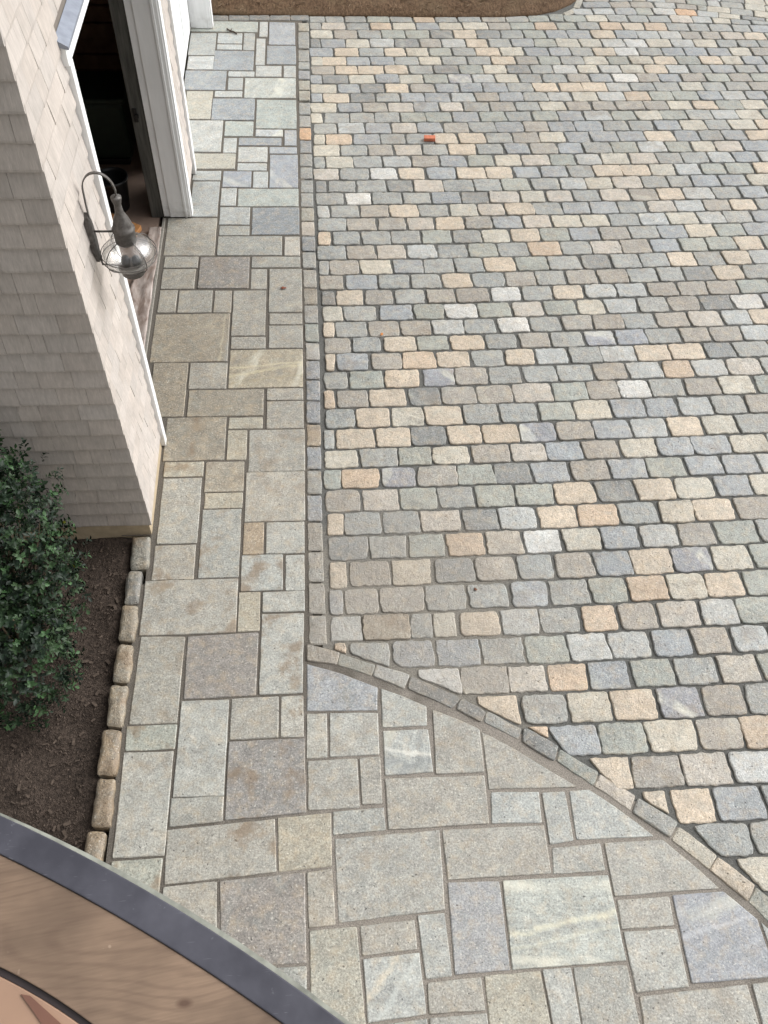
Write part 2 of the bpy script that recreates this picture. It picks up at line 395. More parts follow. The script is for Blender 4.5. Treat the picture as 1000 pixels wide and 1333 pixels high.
SOLD = """
1 12 -0.129 11.06 0.002 11.064 0.001 10.859 -0.129 10.856
1 0 -0.129 10.83 0.001 10.833 -0.001 10.433 -0.129 10.43
1 0 -0.129 10.391 -0.001 10.394 -0.003 10.133 -0.129 10.131
1 0 -0.129 10.111 -0.003 10.113 -0.004 9.943 -0.129 9.941
1 2 -0.129 9.913 -0.004 9.915 -0.005 9.724 -0.129 9.721
1 12 -0.129 9.686 -0.005 9.688 -0.006 9.48 -0.129 9.479
1 12 -0.129 9.456 -0.007 9.458 -0.008 9.252 -0.129 9.251
1 0 -0.129 9.209 -0.008 9.211 -0.009 8.976 -0.129 8.975
1 5 -0.129 8.95 -0.009 8.951 -0.008 8.736 -0.128 8.735
1 11 -0.128 8.711 -0.008 8.712 -0.007 8.488 -0.127 8.487
1 3 -0.127 8.464 -0.007 8.464 -0.005 8.237 -0.126 8.236
1 0 -0.126 8.214 -0.005 8.214 -0.004 7.997 -0.125 7.997
1 0 -0.125 7.979 -0.004 7.979 -0.003 7.779 -0.124 7.779
1 0 -0.124 7.761 -0.003 7.761 -0.002 7.55 -0.123 7.55
1 0 -0.123 7.533 -0.002 7.533 -0 7.31 -0.122 7.311
1 12 -0.122 7.291 -0.001 7.29 0.001 7.084 -0.121 7.085
1 13 -0.121 7.068 0.001 7.068 0.002 6.862 -0.12 6.863
1 3 -0.12 6.847 0.002 6.846 0.004 6.633 -0.117 6.634
1 3 -0.119 6.841 0.002 6.84 0.004 6.624 -0.117 6.625
1 0 -0.117 6.607 0.004 6.606 0.006 6.381 -0.114 6.382
1 5 -0.114 6.357 0.006 6.356 0.008 6.115 -0.11 6.117
1 9 -0.11 6.103 0.008 6.101 0.01 5.892 -0.108 5.894
1 5 -0.108 5.875 0.01 5.874 0.012 5.648 -0.105 5.65
1 1 -0.105 5.632 0.011 5.63 0.013 5.419 -0.102 5.422
1 7 -0.102 5.4 0.013 5.397 0.014 5.204 -0.1 5.206
1 2 -0.1 5.19 0.013 5.187 0.011 4.976 -0.101 4.979
1 2 -0.101 4.963 0.011 4.96 0.008 4.742 -0.102 4.745
1 2 -0.102 4.73 0.008 4.727 0.006 4.501 -0.103 4.504
1 10 -0.103 4.489 0.005 4.487 0.003 4.272 -0.104 4.275
1 2 -0.104 4.261 0.003 4.258 0.001 4.046 -0.105 4.05
1 0 -0.105 4.032 0 4.029 -0 3.809 -0.106 3.812
1 2 -0.107 3.799 -0.001 3.796 -0.001 3.566 -0.108 3.569
1 5 -0.108 3.554 -0.001 3.55 -0.001 3.311 -0.108 3.315
1 5 -0.108 3.305 -0.001 3.301 -0 3.058 -0.107 3.062
1 5 -0.107 3.051 -0.001 3.046 0.004 2.809 -0.108 2.814
1 5 -0.108 2.802 0.004 2.797 0.009 2.585 -0.108 2.59
"""
TOPROW = """
1 3 -1.328 11.221 -1.182 11.225 -1.175 11.102 -1.321 11.098
1 3 -1.177 11.226 -0.984 11.231 -0.979 11.107 -1.171 11.102
1 3 -0.974 11.232 -0.733 11.239 -0.73 11.115 -0.969 11.108
1 3 -0.729 11.239 -0.48 11.246 -0.478 11.122 -0.725 11.115
1 3 -0.475 11.246 -0.227 11.254 -0.227 11.129 -0.473 11.122
1 3 -0.22 11.254 0.005 11.261 0.003 11.135 -0.22 11.129
"""
ROWS = """
11 0 0 0 1 0 10 0 0 5 0 1 0.007 11.164 0.202 11.17 0.439 11.177 0.721 11.186 0.999 11.194 1.292 11.203 1.576 11.212 1.864 11.221 2.161 11.232 2.468 11.244 2.762 11.256 3.03 11.266
21 0 13 0 10 12 2 12 12 5 1 10 1 0 10 9 10 0 0 0 0 2 0.005 10.993 0.155 10.997 0.452 11.007 0.75 11.016 1.026 11.025 1.321 11.034 1.603 11.043 1.906 11.052 2.216 11.061 2.5 11.069 2.807 11.077 3.088 11.085 3.348 11.092 3.655 11.1 3.933 11.104 4.23 11.099 4.514 11.095 4.807 11.09 5.073 11.086 5.368 11.081 5.609 11.077 5.922 11.072
21 12 5 0 1 1 3 9 3 0 1 2 2 9 2 6 6 5 5 13 9 1 0.013 10.779 0.291 10.786 0.593 10.795 0.879 10.802 1.174 10.811 1.471 10.819 1.757 10.827 2.047 10.834 2.344 10.842 2.633 10.849 2.914 10.856 3.196 10.864 3.495 10.871 3.793 10.879 4.073 10.879 4.358 10.878 4.643 10.878 4.906 10.878 5.169 10.878 5.464 10.878 5.744 10.877 6.036 10.877
21 3 2 12 6 3 5 6 9 0 2 1 12 12 6 8 12 6 12 0 0 0 0.01 10.558 0.132 10.561 0.431 10.569 0.73 10.577 1.013 10.584 1.315 10.592 1.595 10.599 1.886 10.606 2.16 10.613 2.445 10.621 2.73 10.628 3.012 10.635 3.301 10.643 3.577 10.65 3.868 10.656 4.154 10.661 4.463 10.665 4.748 10.67 5.044 10.675 5.311 10.679 5.58 10.683 5.869 10.688
20 2 9 0 9 12 1 0 9 12 2 2 0 9 8 0 2 2 2 12 5 0.001 10.336 0.281 10.344 0.586 10.352 0.887 10.36 1.139 10.367 1.415 10.375 1.696 10.383 1.985 10.391 2.28 10.399 2.575 10.408 2.873 10.416 3.148 10.424 3.429 10.431 3.703 10.439 3.985 10.445 4.294 10.452 4.571 10.458 4.86 10.464 5.152 10.471 5.423 10.477 5.72 10.483
21 12 9 2 2 0 12 0 0 9 5 1 0 12 1 12 9 1 9 12 2 0 0.011 10.13 0.145 10.134 0.424 10.142 0.706 10.15 0.99 10.158 1.28 10.166 1.547 10.173 1.853 10.182 2.144 10.189 2.44 10.196 2.714 10.202 2.981 10.209 3.263 10.216 3.554 10.223 3.828 10.229 4.123 10.236 4.412 10.242 4.704 10.248 4.985 10.255 5.252 10.261 5.519 10.266 5.764 10.272
20 5 9 9 9 0 3 1 12 3 0 6 12 6 12 9 6 0 2 0 2 0.005 9.925 0.29 9.934 0.549 9.941 0.855 9.949 1.142 9.958 1.43 9.966 1.737 9.974 2.019 9.981 2.302 9.988 2.577 9.995 2.854 10.002 3.141 10.009 3.417 10.015 3.676 10.022 3.954 10.028 4.243 10.034 4.508 10.04 4.788 10.047 5.085 10.053 5.36 10.059 5.653 10.066
20 2 3 12 2 12 1 14 6 12 0 0 5 2 8 5 2 5 1 5 1 -0.002 9.719 0.141 9.723 0.434 9.731 0.736 9.74 1.015 9.748 1.297 9.756 1.584 9.764 1.865 9.771 2.135 9.778 2.416 9.785 2.688 9.791 2.98 9.799 3.247 9.805 3.523 9.812 3.825 9.819 4.089 9.825 4.36 9.831 4.651 9.838 4.957 9.844 5.219 9.85 5.505 9.857
19 12 2 3 9 5 2 2 2 0 9 9 9 6 0 0 12 0 0 5 -0.001 9.517 0.3 9.525 0.563 9.531 0.834 9.538 1.117 9.545 1.41 9.552 1.688 9.559 1.955 9.566 2.245 9.575 2.541 9.583 2.842 9.592 3.122 9.6 3.414 9.608 3.688 9.615 3.982 9.622 4.286 9.63 4.574 9.637 4.839 9.643 5.131 9.651 5.399 9.657
20 2 9 3 0 2 2 6 5 2 0 6 12 6 10 1 1 2 6 2 0 -0.004 9.314 0.132 9.318 0.433 9.325 0.712 9.332 0.996 9.339 1.273 9.346 1.56 9.353 1.84 9.36 2.117 9.367 2.4 9.375 2.684 9.382 2.955 9.39 3.265 9.398 3.584 9.406 3.871 9.414 4.157 9.422 4.455 9.429 4.731 9.437 5.013 9.444 5.273 9.451 5.516 9.458
19 12 2 5 13 2 13 0 5 0 12 5 5 5 5 12 9 1 12 0 -0.007 9.113 0.283 9.12 0.562 9.127 0.836 9.134 1.129 9.141 1.417 9.148 1.684 9.155 1.978 9.163 2.274 9.17 2.554 9.178 2.853 9.186 3.145 9.194 3.43 9.201 3.755 9.21 4.039 9.217 4.324 9.225 4.61 9.233 4.911 9.241 5.204 9.248 5.463 9.255
19 12 0 0 0 1 1 2 1 0 1 2 6 1 12 1 0 6 12 1 -0.007 8.91 0.131 8.913 0.413 8.92 0.688 8.926 0.962 8.932 1.247 8.939 1.535 8.946 1.839 8.953 2.142 8.961 2.432 8.969 2.723 8.977 3.014 8.985 3.326 8.993 3.612 9 3.904 9.007 4.197 9.014 4.496 9.022 4.789 9.029 5.079 9.036 5.351 9.043
18 0 6 2 13 2 5 0 2 5 2 2 0 0 2 12 0 12 9 0.016 8.693 0.273 8.699 0.569 8.706 0.849 8.713 1.132 8.72 1.415 8.727 1.701 8.734 1.988 8.743 2.29 8.752 2.572 8.761 2.876 8.77 3.175 8.779 3.47 8.787 3.766 8.794 4.068 8.801 4.355 8.808 4.625 8.815 4.928 8.823 5.223 8.83
18 12 10 2 0 0 9 9 0 5 12 2 2 2 9 2 0 2 9 0.013 8.483 0.142 8.486 0.428 8.492 0.72 8.499 0.995 8.505 1.299 8.512 1.55 8.518 1.849 8.527 2.142 8.536 2.436 8.545 2.723 8.554 3.004 8.563 3.312 8.573 3.612 8.58 3.941 8.589 4.215 8.596 4.49 8.603 4.762 8.611 5.08 8.619
17 12 0 5 13 0 9 0 2 5 2 0 1 6 1 12 13 2 0.01 8.276 0.283 8.283 0.576 8.29 0.849 8.297 1.144 8.304 1.425 8.31 1.723 8.318 2.014 8.325 2.3 8.333 2.603 8.341 2.88 8.348 3.19 8.356 3.482 8.364 3.789 8.372 4.071 8.379 4.338 8.386 4.64 8.394 4.971 8.402
18 0 12 0 6 5 2 1 12 13 1 6 12 13 0 0 6 2 6 0.006 8.061 0.127 8.064 0.422 8.071 0.71 8.078 1.017 8.085 1.303 8.092 1.598 8.099 1.889 8.107 2.174 8.114 2.477 8.122 2.753 8.129 3.025 8.136 3.329 8.144 3.631 8.154 3.909 8.162 4.194 8.171 4.47 8.179 4.753 8.188 5.02 8.196
17 13 0 8 9 2 9 9 2 2 0 9 9 12 6 1 1 9 0.003 7.854 0.272 7.858 0.576 7.863 0.861 7.867 1.152 7.871 1.456 7.876 1.767 7.884 2.05 7.893 2.332 7.902 2.627 7.91 2.896 7.919 3.196 7.928 3.498 7.938 3.772 7.947 4.048 7.957 4.323 7.966 4.629 7.976 4.93 7.986
17 3 0 0 3 13 0 0 1 0 6 12 13 0 0 2 2 12 0.01 7.645 0.142 7.646 0.434 7.649 0.737 7.651 0.999 7.653 1.297 7.655 1.619 7.661 1.901 7.67 2.199 7.679 2.497 7.689 2.769 7.697 3.056 7.706 3.357 7.718 3.635 7.728 3.898 7.738 4.193 7.749 4.501 7.761 4.822 7.773
16 0 8 0 0 2 3 13 12 13 0 13 5 9 6 0 2 0.021 7.438 0.299 7.44 0.571 7.443 0.871 7.446 1.162 7.448 1.449 7.451 1.74 7.459 2.047 7.467 2.317 7.475 2.591 7.482 2.873 7.49 3.176 7.499 3.473 7.509 3.747 7.518 4.056 7.528 4.339 7.537 4.646 7.547
17 6 0 5 9 0 12 13 9 0 2 2 0 13 6 5 9 0 0.028 7.229 0.151 7.231 0.445 7.236 0.724 7.24 1.017 7.245 1.319 7.249 1.604 7.256 1.876 7.262 2.161 7.27 2.447 7.277 2.728 7.284 3.017 7.292 3.306 7.301 3.608 7.311 3.907 7.32 4.172 7.329 4.447 7.338 4.723 7.346
16 0 5 5 13 9 5 2 13 12 12 0 15 12 6 0 2 0.024 7.023 0.306 7.028 0.6 7.032 0.876 7.036 1.158 7.041 1.446 7.046 1.724 7.053 2.019 7.06 2.304 7.067 2.6 7.074 2.877 7.081 3.18 7.092 3.469 7.103 3.784 7.115 4.046 7.125 4.333 7.136 4.606 7.146
16 10 0 0 0 1 0 12 9 1 2 5 0 2 20 1 2 0.025 6.817 0.154 6.818 0.435 6.822 0.721 6.826 1.002 6.83 1.296 6.833 1.584 6.84 1.862 6.848 2.158 6.856 2.447 6.864 2.732 6.872 3.029 6.882 3.325 6.893 3.608 6.904 3.896 6.915 4.199 6.927 4.503 6.938
16 0 5 13 6 0 1 0 10 0 13 5 2 1 1 9 1 0.016 6.596 0.287 6.601 0.563 6.606 0.853 6.611 1.134 6.616 1.421 6.622 1.701 6.63 2.003 6.64 2.314 6.65 2.604 6.659 2.897 6.669 3.192 6.681 3.481 6.692 3.749 6.703 4.035 6.715 4.307 6.726 4.572 6.737
16 0 5 12 2 0 0 9 1 0 3 0 0 9 0 9 6 0.021 6.387 0.124 6.388 0.397 6.392 0.695 6.397 0.985 6.401 1.269 6.406 1.549 6.414 1.844 6.423 2.152 6.433 2.464 6.443 2.751 6.452 3.033 6.462 3.309 6.471 3.579 6.48 3.851 6.489 4.117 6.498 4.385 6.507
15 5 2 0 0 9 0 5 0 5 5 0 0 3 9 0 0.026 6.173 0.259 6.177 0.555 6.181 0.847 6.185 1.129 6.189 1.418 6.195 1.714 6.204 1.996 6.212 2.283 6.221 2.576 6.23 2.869 6.239 3.145 6.249 3.398 6.258 3.688 6.268 3.982 6.279 4.295 6.29
15 3 9 5 0 5 5 8 0 9 6 6 5 5 5 1 0.035 5.97 0.17 5.972 0.421 5.975 0.689 5.979 0.97 5.982 1.242 5.985 1.548 5.996 1.835 6.006 2.121 6.016 2.412 6.027 2.705 6.037 2.998 6.046 3.285 6.055 3.569 6.064 3.866 6.073 4.165 6.082
15 12 0 2 1 8 1 13 1 12 6 0 5 3 8 2 0.048 5.761 0.23 5.764 0.53 5.77 0.837 5.775 1.11 5.78 1.407 5.787 1.712 5.798 2.003 5.808 2.302 5.818 2.559 5.826 2.861 5.837 3.136 5.847 3.444 5.859 3.74 5.869 4.031 5.88 4.228 5.887
15 9 0 5 5 6 0 8 0 5 5 0 5 13 6 9 0.036 5.557 0.153 5.559 0.436 5.564 0.703 5.569 0.979 5.573 1.265 5.578 1.552 5.587 1.834 5.596 2.123 5.605 2.405 5.614 2.675 5.623 2.975 5.633 3.284 5.644 3.581 5.654 3.845 5.663 4.125 5.672
14 5 0 9 1 9 0 5 0 14 18 0 5 5 6 0.048 5.369 0.28 5.372 0.545 5.375 0.835 5.378 1.114 5.382 1.42 5.388 1.703 5.396 1.998 5.403 2.288 5.411 2.56 5.418 2.843 5.427 3.137 5.436 3.407 5.445 3.694 5.454 3.982 5.463
14 9 2 5 10 9 0 9 6 0 6 9 9 3 0 0.048 5.17 0.139 5.172 0.428 5.178 0.697 5.184 0.979 5.19 1.274 5.196 1.558 5.202 1.824 5.208 2.116 5.215 2.392 5.223 2.698 5.231 2.998 5.239 3.3 5.247 3.572 5.254 3.893 5.263
14 0 1 9 14 5 0 0 0 5 6 10 6 13 0 0.042 4.954 0.244 4.959 0.535 4.966 0.834 4.973 1.12 4.98 1.398 4.987 1.672 4.994 1.973 5.002 2.283 5.011 2.574 5.019 2.882 5.029 3.143 5.036 3.436 5.045 3.741 5.054 4.007 5.062
14 10 5 9 3 5 5 13 1 5 8 0 5 12 1 0.034 4.75 0.135 4.753 0.398 4.758 0.702 4.765 0.974 4.771 1.265 4.777 1.568 4.783 1.89 4.791 2.185 4.799 2.442 4.806 2.713 4.813 3.01 4.821 3.31 4.829 3.613 4.837 3.93 4.846
13 0 9 12 9 0 0 1 12 2 2 6 0 5 0.038 4.546 0.287 4.551 0.554 4.555 0.824 4.56 1.131 4.565 1.422 4.571 1.735 4.576 2.036 4.584 2.34 4.592 2.621 4.599 2.896 4.606 3.177 4.613 3.466 4.62 3.794 4.629
13 0 9 9 3 9 9 14 5 2 6 9 12 0 0.024 4.322 0.112 4.324 0.414 4.33 0.703 4.336 0.978 4.342 1.255 4.348 1.542 4.354 1.841 4.361 2.151 4.37 2.45 4.378 2.751 4.386 3.03 4.393 3.329 4.401 3.66 4.41
12 12 0 1 12 5 13 2 5 12 2 2 12 0.02 4.136 0.293 4.14 0.583 4.144 0.847 4.147 1.14 4.152 1.448 4.156 1.732 4.16 2.017 4.166 2.31 4.172 2.604 4.178 2.892 4.184 3.195 4.19 3.511 4.196
13 1 10 14 5 1 3 2 5 2 1 2 2 6 0.015 3.944 0.147 3.946 0.434 3.95 0.711 3.954 1.018 3.958 1.299 3.962 1.581 3.966 1.876 3.972 2.18 3.978 2.482 3.983 2.782 3.989 3.085 3.995 3.371 4 3.631 4.005
12 5 13 1 0 1 1 9 3 9 12 2 12 0.019 3.743 0.284 3.743 0.569 3.744 0.849 3.744 1.127 3.745 1.419 3.745 1.718 3.749 2.034 3.759 2.334 3.768 2.634 3.778 2.949 3.787 3.24 3.796 3.524 3.805
12 9 0 0 13 3 6 9 10 0 20 9 5 0.022 3.528 0.158 3.529 0.425 3.532 0.704 3.535 1 3.539 1.273 3.542 1.558 3.545 1.852 3.55 2.158 3.555 2.462 3.56 2.725 3.564 3.042 3.569 3.371 3.574
12 3 0 1 10 21 8 12 2 6 5 1 0 0.03 3.332 0.312 3.332 0.594 3.333 0.861 3.333 1.143 3.334 1.413 3.334 1.706 3.338 1.984 3.345 2.261 3.351 2.55 3.358 2.84 3.364 3.153 3.371 3.408 3.377
12 9 5 20 3 5 0 5 2 9 14 12 1 0.024 3.107 0.166 3.109 0.462 3.113 0.749 3.117 1.042 3.12 1.339 3.124 1.603 3.128 1.888 3.133 2.159 3.138 2.446 3.143 2.741 3.148 3.03 3.153 3.33 3.159
12 2 5 5 0 0 2 0 1 10 12 9 1 0.029 2.89 0.125 2.891 0.369 2.893 0.673 2.896 0.955 2.899 1.259 2.901 1.519 2.904 1.801 2.91 2.079 2.915 2.362 2.92 2.631 2.925 2.908 2.931 3.184 2.936
12 6 22 0 12 9 6 0 10 5 13 6 1 0.024 2.694 0.251 2.695 0.555 2.696 0.708 2.696 0.877 2.697 1.158 2.697 1.424 2.698 1.698 2.702 1.956 2.706 2.235 2.71 2.532 2.715 2.8 2.719 3.077 2.723
11 10 0 2 2 0 1 6 6 2 5 6 0.033 2.497 0.141 2.496 0.419 2.495 0.706 2.493 0.999 2.491 1.292 2.489 1.578 2.491 1.856 2.494 2.136 2.497 2.418 2.5 2.687 2.503 2.954 2.506
9 8 5 13 10 2 1 0 21 1 0.558 2.293 0.851 2.289 1.15 2.284 1.403 2.282 1.674 2.286 1.951 2.289 2.234 2.293 2.534 2.296 2.814 2.3 3.072 2.303
7 9 0 12 9 14 5 0 0.929 2.092 1.197 2.086 1.496 2.084 1.781 2.085 2.069 2.086 2.361 2.087 2.653 2.088 2.919 2.089
6 10 2 1 12 5 10 1.205 1.868 1.351 1.865 1.655 1.864 1.951 1.864 2.264 1.863 2.558 1.863 2.839 1.862
4 9 5 13 8 1.554 1.66 1.81 1.659 2.119 1.657 2.422 1.655 2.722 1.653
4 9 9 2 0 1.837 1.438 1.987 1.438 2.257 1.439 2.556 1.439 2.789 1.439
2 0 0 2.083 1.231 2.417 1.229 2.685 1.228
2 12 0 2.285 1.051 2.595 1.054 2.853 1.056
"""
SWIRL = """
10 1 12 0 0 0 13 6 12 0 0 3.231 11.281 3.507 11.289 3.788 11.297 4.059 11.301 4.327 11.302 4.615 11.307 4.91 11.312 5.161 11.301 5.412 11.289 5.674 11.277 5.987 11.262
10 6 6 2 1 6 11 6 12 3 12 3.374 11.473 3.652 11.484 3.933 11.495 4.215 11.503 4.444 11.51 4.745 11.504 5.02 11.484 5.293 11.415 5.573 11.345 5.876 11.269 6.15 11.2
9 2 5 5 6 5 1 12 0 12 3.543 11.66 3.914 11.681 4.193 11.696 4.505 11.709 4.798 11.683 5.077 11.648 5.204 11.619 5.488 11.554 5.78 11.488 6.063 11.423
10 5 0 12 6 5 1 6 0 12 12 3.599 11.837 3.932 11.856 4.244 11.865 4.432 11.868 4.696 11.847 4.967 11.808 5.236 11.765 5.415 11.735 5.723 11.684 5.991 11.639 6.268 11.593
10 5 0 12 6 5 1 6 0 12 12 3.636 12.015 3.972 12.036 4.287 12.045 4.477 12.048 4.744 12.027 5.017 11.988 5.289 11.944 5.469 11.914 5.78 11.862 6.051 11.817 6.331 11.77
10 9 0 12 6 5 1 6 0 12 12 3.673 12.198 4.013 12.219 4.289 12.228 4.565 12.233 4.833 12.205 5.089 12.168 5.322 12.13 5.565 12.09 5.818 12.047 6.132 11.995 6.394 11.951
"""
KEYS = 'gnbdDklLwtoOypvVPWBTYSC'
PAL = {  # stone colours, photograph sRGB before weathering
 'g': (162, 164, 158), 'n': (165, 169, 157), 'b': (160, 165, 167), 'd': (139, 141, 138), 'D': (158, 153, 146), 'k': (169, 161, 147), 'l': (186, 188, 183),
 'L': (196, 194, 186), 'w': (212, 211, 204), 't': (210, 190, 161), 'o': (208, 180, 146), 'O': (214, 165, 112), 'y': (201, 193, 172), 'p': (198, 187, 170),
 'v': (160, 162, 168), 'V': (186, 188, 184), 'P': (192, 194, 182), 'W': (182, 184, 178), 'B': (158, 162, 168), 'T': (184, 174, 150), 'Y': (202, 188, 162),
 'S': (188, 178, 160), 'C': (156, 138, 112)}
SLABPAL = dict(PAL, P=(185, 188, 178), g=(171, 171, 163), l=(182, 183, 176), k=(175, 171, 160), t=(166, 156, 137), y=(182, 176, 157), n=(172, 176, 164), b=(164, 167, 169), d=(151, 154, 154), o=(174, 154, 126), D=(154, 148, 140))
VEIN = {'v': 0.8, 'V': 0.8, 'P': 0.75, 'W': 1.0, 'B': 0.5, 'T': 0.7, 'S': 1.0}
GAIN = 0.82
SAT = 0.72
rng = random.Random(11)
def parse(s):
    out = []
    for line in s.strip().split('\n'):
        t = line.split(); n = int(t[0]); cs = ''.join(KEYS[int(q)] for q in t[1:n + 1]); v = list(map(float, t[n + 1:]))
        out.append((cs, [(v[i], v[i + 1]) for i in range(0, len(v), 2)]))
    return out
def stone_colour(pal, c, jit=0.06):
    b = lin(pal[c]); m0 = 0.3 * b[0] + 0.59 * b[1] + 0.11 * b[2]; b = tuple(m0 + (v - m0) * SAT for v in b); j = 1 + rng.uniform(-jit, jit); h = rng.uniform(-0.02, 0.02)
    return tuple(max(0.01, v * GAIN * j * m) for v, m in zip(b, (1 + h, 1, 1 - h)))
def area(p): return 0.5 * sum(p[i][0] * p[(i + 1) % len(p)][1] - p[(i + 1) % len(p)][0] * p[i][1] for i in range(len(p)))
def clip(poly, n, d):
    """keep the side where n.p >= d"""
    out = []
    for i in range(len(poly)):
        a, b = poly[i], poly[(i + 1) % len(poly)]
        da = n[0] * a[0] + n[1] * a[1] - d; db = n[0] * b[0] + n[1] * b[1] - d
        if da >= 0: out.append(a)
        if da * db < 0:
            t = da / (da - db); out.append((a[0] + (b[0] - a[0]) * t, a[1] + (b[1] - a[1]) * t))
    return out
def inset(poly, g):
    if area(poly) < 0: poly = poly[::-1]
    if g < 0:
        c = (sum(p[0] for p in poly) / len(poly), sum(p[1] for p in poly) / len(poly))
        return [(p[0] - g * 1.4 * (1 if p[0] > c[0] else -1), p[1] - g * 1.4 * (1 if p[1] > c[1] else -1)) for p in poly]
    P = [Vector(p) for p in poly]; n = len(P)
    for i in range(n):
        a, b = P[i], P[(i + 1) % n]; e = b - a
        if e.length < 1e-5: continue
        nn = Vector((-e.y, e.x)) / e.length
        poly = clip(poly, nn, nn.dot(a) + g)
        if len(poly) < 3: return []
    return poly
def outline(poly, seg, round_r, jit, smooth):
    """ccw polygon -> rounded, slightly uneven outline"""
    if area(poly) < 0: poly = poly[::-1]
    P = [Vector(p) for p in poly]; n = len(P); pts = []
    for i in range(n):
        a, b, c = P[i - 1], P[i], P[(i + 1) % n]
        e0 = (a - b); e1 = (c - b); r = round_r * rng.uniform(0.6, 1.5)
        r0 = min(r, e0.length * 0.42); r1 = min(r * rng.uniform(0.8, 1.25), e1.length * 0.42)
        q0 = b + e0.normalized() * r0; q1 = b + e1.normalized() * r1
        pts.append(q0); pts.append(q0 * 0.27 + b * 0.46 + q1 * 0.27); pts.append(q1)
        q2 = c + (b - c).normalized() * min(round_r, e1.length * 0.42)
        L = (q2 - q1).length; k = max(0, int(L / seg))
        nn = Vector((e1.y, -e1.x)).normalized() if e1.length > 1e-6 else Vector((0, 0))
        bow = rng.uniform(-0.3, 1.0) * smooth
        for j in range(1, k + 1):
            t = j / (k + 1); pts.append(q1.lerp(q2, t) + nn * (bow * math.sin(math.pi * t) + rng.uniform(-jit, jit)))
    return pts
def stone_mesh(name, pts, col, prm, depth, bev, drop, dome, tilt, zoff, mat, origin, soft=False):
    """a block: flat sides, a narrow worn arris, and a top that keeps its own normals"""
    n = len(pts); c = sum(pts, Vector((0, 0))) / n; ox, oy = origin
    vs = []; fs = []; tx, ty = tilt
    def z(p): return zoff + tx * (p.x - c.x) + ty * (p.y - c.y)
    ins = [p + (c - p).normalized() * min(bev * rng.uniform(0.6, 1.5), (c - p).length * 0.4) for p in pts]
    edge = [(p.x - ox, p.y - oy, z(p) - drop * rng.uniform(0.7, 1.35)) for p in pts]
    vs += [(p.x - ox, p.y - oy, -depth) for p in pts] + edge                                    # 0, 1: sides
    top = [(p.x - ox, p.y - oy, z(p) + rng.uniform(-0.10, 0.10) * drop) for p in ins]
    vs += edge + top                                                                            # 2, 3: arris
    vs += [] if soft else top
    tb = 3 * n if soft else 4 * n                                                      # top ring
    mid = [c.lerp(p, 0.62) for p in ins]
    m0 = len(vs); vs += [(p.x - ox, p.y - oy, z(p) + dome * rng.uniform(0.5, 1.1)) for p in mid]
    vs.append((c.x - ox, c.y - oy, z(c) + dome)); cc = len(vs) - 1
    for a, b in ((0, n), (2 * n, 3 * n), (tb, m0)):
        for i in range(n):
            j = (i + 1) % n; fs.append((a + i, a + j, b + j, b + i))
    for i in range(n): fs.append((m0 + i, m0 + (i + 1) % n, cc))
    return vs, fs
def add_attr(me, cols, prms):
    for nm, data in (('col', cols), ('prm', prms)):
        a = me.color_attributes.new(nm, 'FLOAT_COLOR', 'POINT'); a.data.foreach_set('color', [x for c in data for x in c])
def finish(me, mat, flat_from=None):
    me.materials.append(mat); me.polygons.foreach_set('use_smooth', [True] * len(me.polygons)); me.update()
class Stones:
    """gathers stones; each becomes its own object, or (rest) one joined mesh"""
    def __init__(s): s.items = []
    def add(s, poly, col, prm, **kw): s.items.append((poly, col, prm, kw))
def make_stone(name, poly, col, prm, mat, parent, seg=0.07, rr=0.02, jit=0.003, bow=0.004, depth=0.05, bev=0.008, drop=0.008, dome=0.003, tilt=0.01, zj=0.002, z0=0.0, raw=False, soft=False):
    pts = outline(poly, seg, rr, jit, bow)
    c = sum(pts, Vector((0, 0))) / len(pts)
    v, f = stone_mesh(name, pts, col, prm, depth, bev, drop, dome, (rng.gauss(0, tilt), rng.gauss(0, tilt)), z0 + rng.gauss(0, zj), mat, (0, 0) if raw else (c.x, c.y), soft)
    if raw: return v, f
    me = bpy.data.meshes.new(name); me.from_pydata(v, [], f)
    add_attr(me, [(*col, 1)] * len(v), [(*prm, 1)] * len(v)); finish(me, mat)
    return link(name, me, parent, (c.x, c.y, 0))
def to_px(x, y, z=0.0):
    q = ROT.transposed() @ (Vector((x, y, z)) - CAM)
    return (500 + FPX * q.x / -q.z, 666.5 - FPX * q.y / -q.z) if q.z < -0.05 else (-9999, -9999)
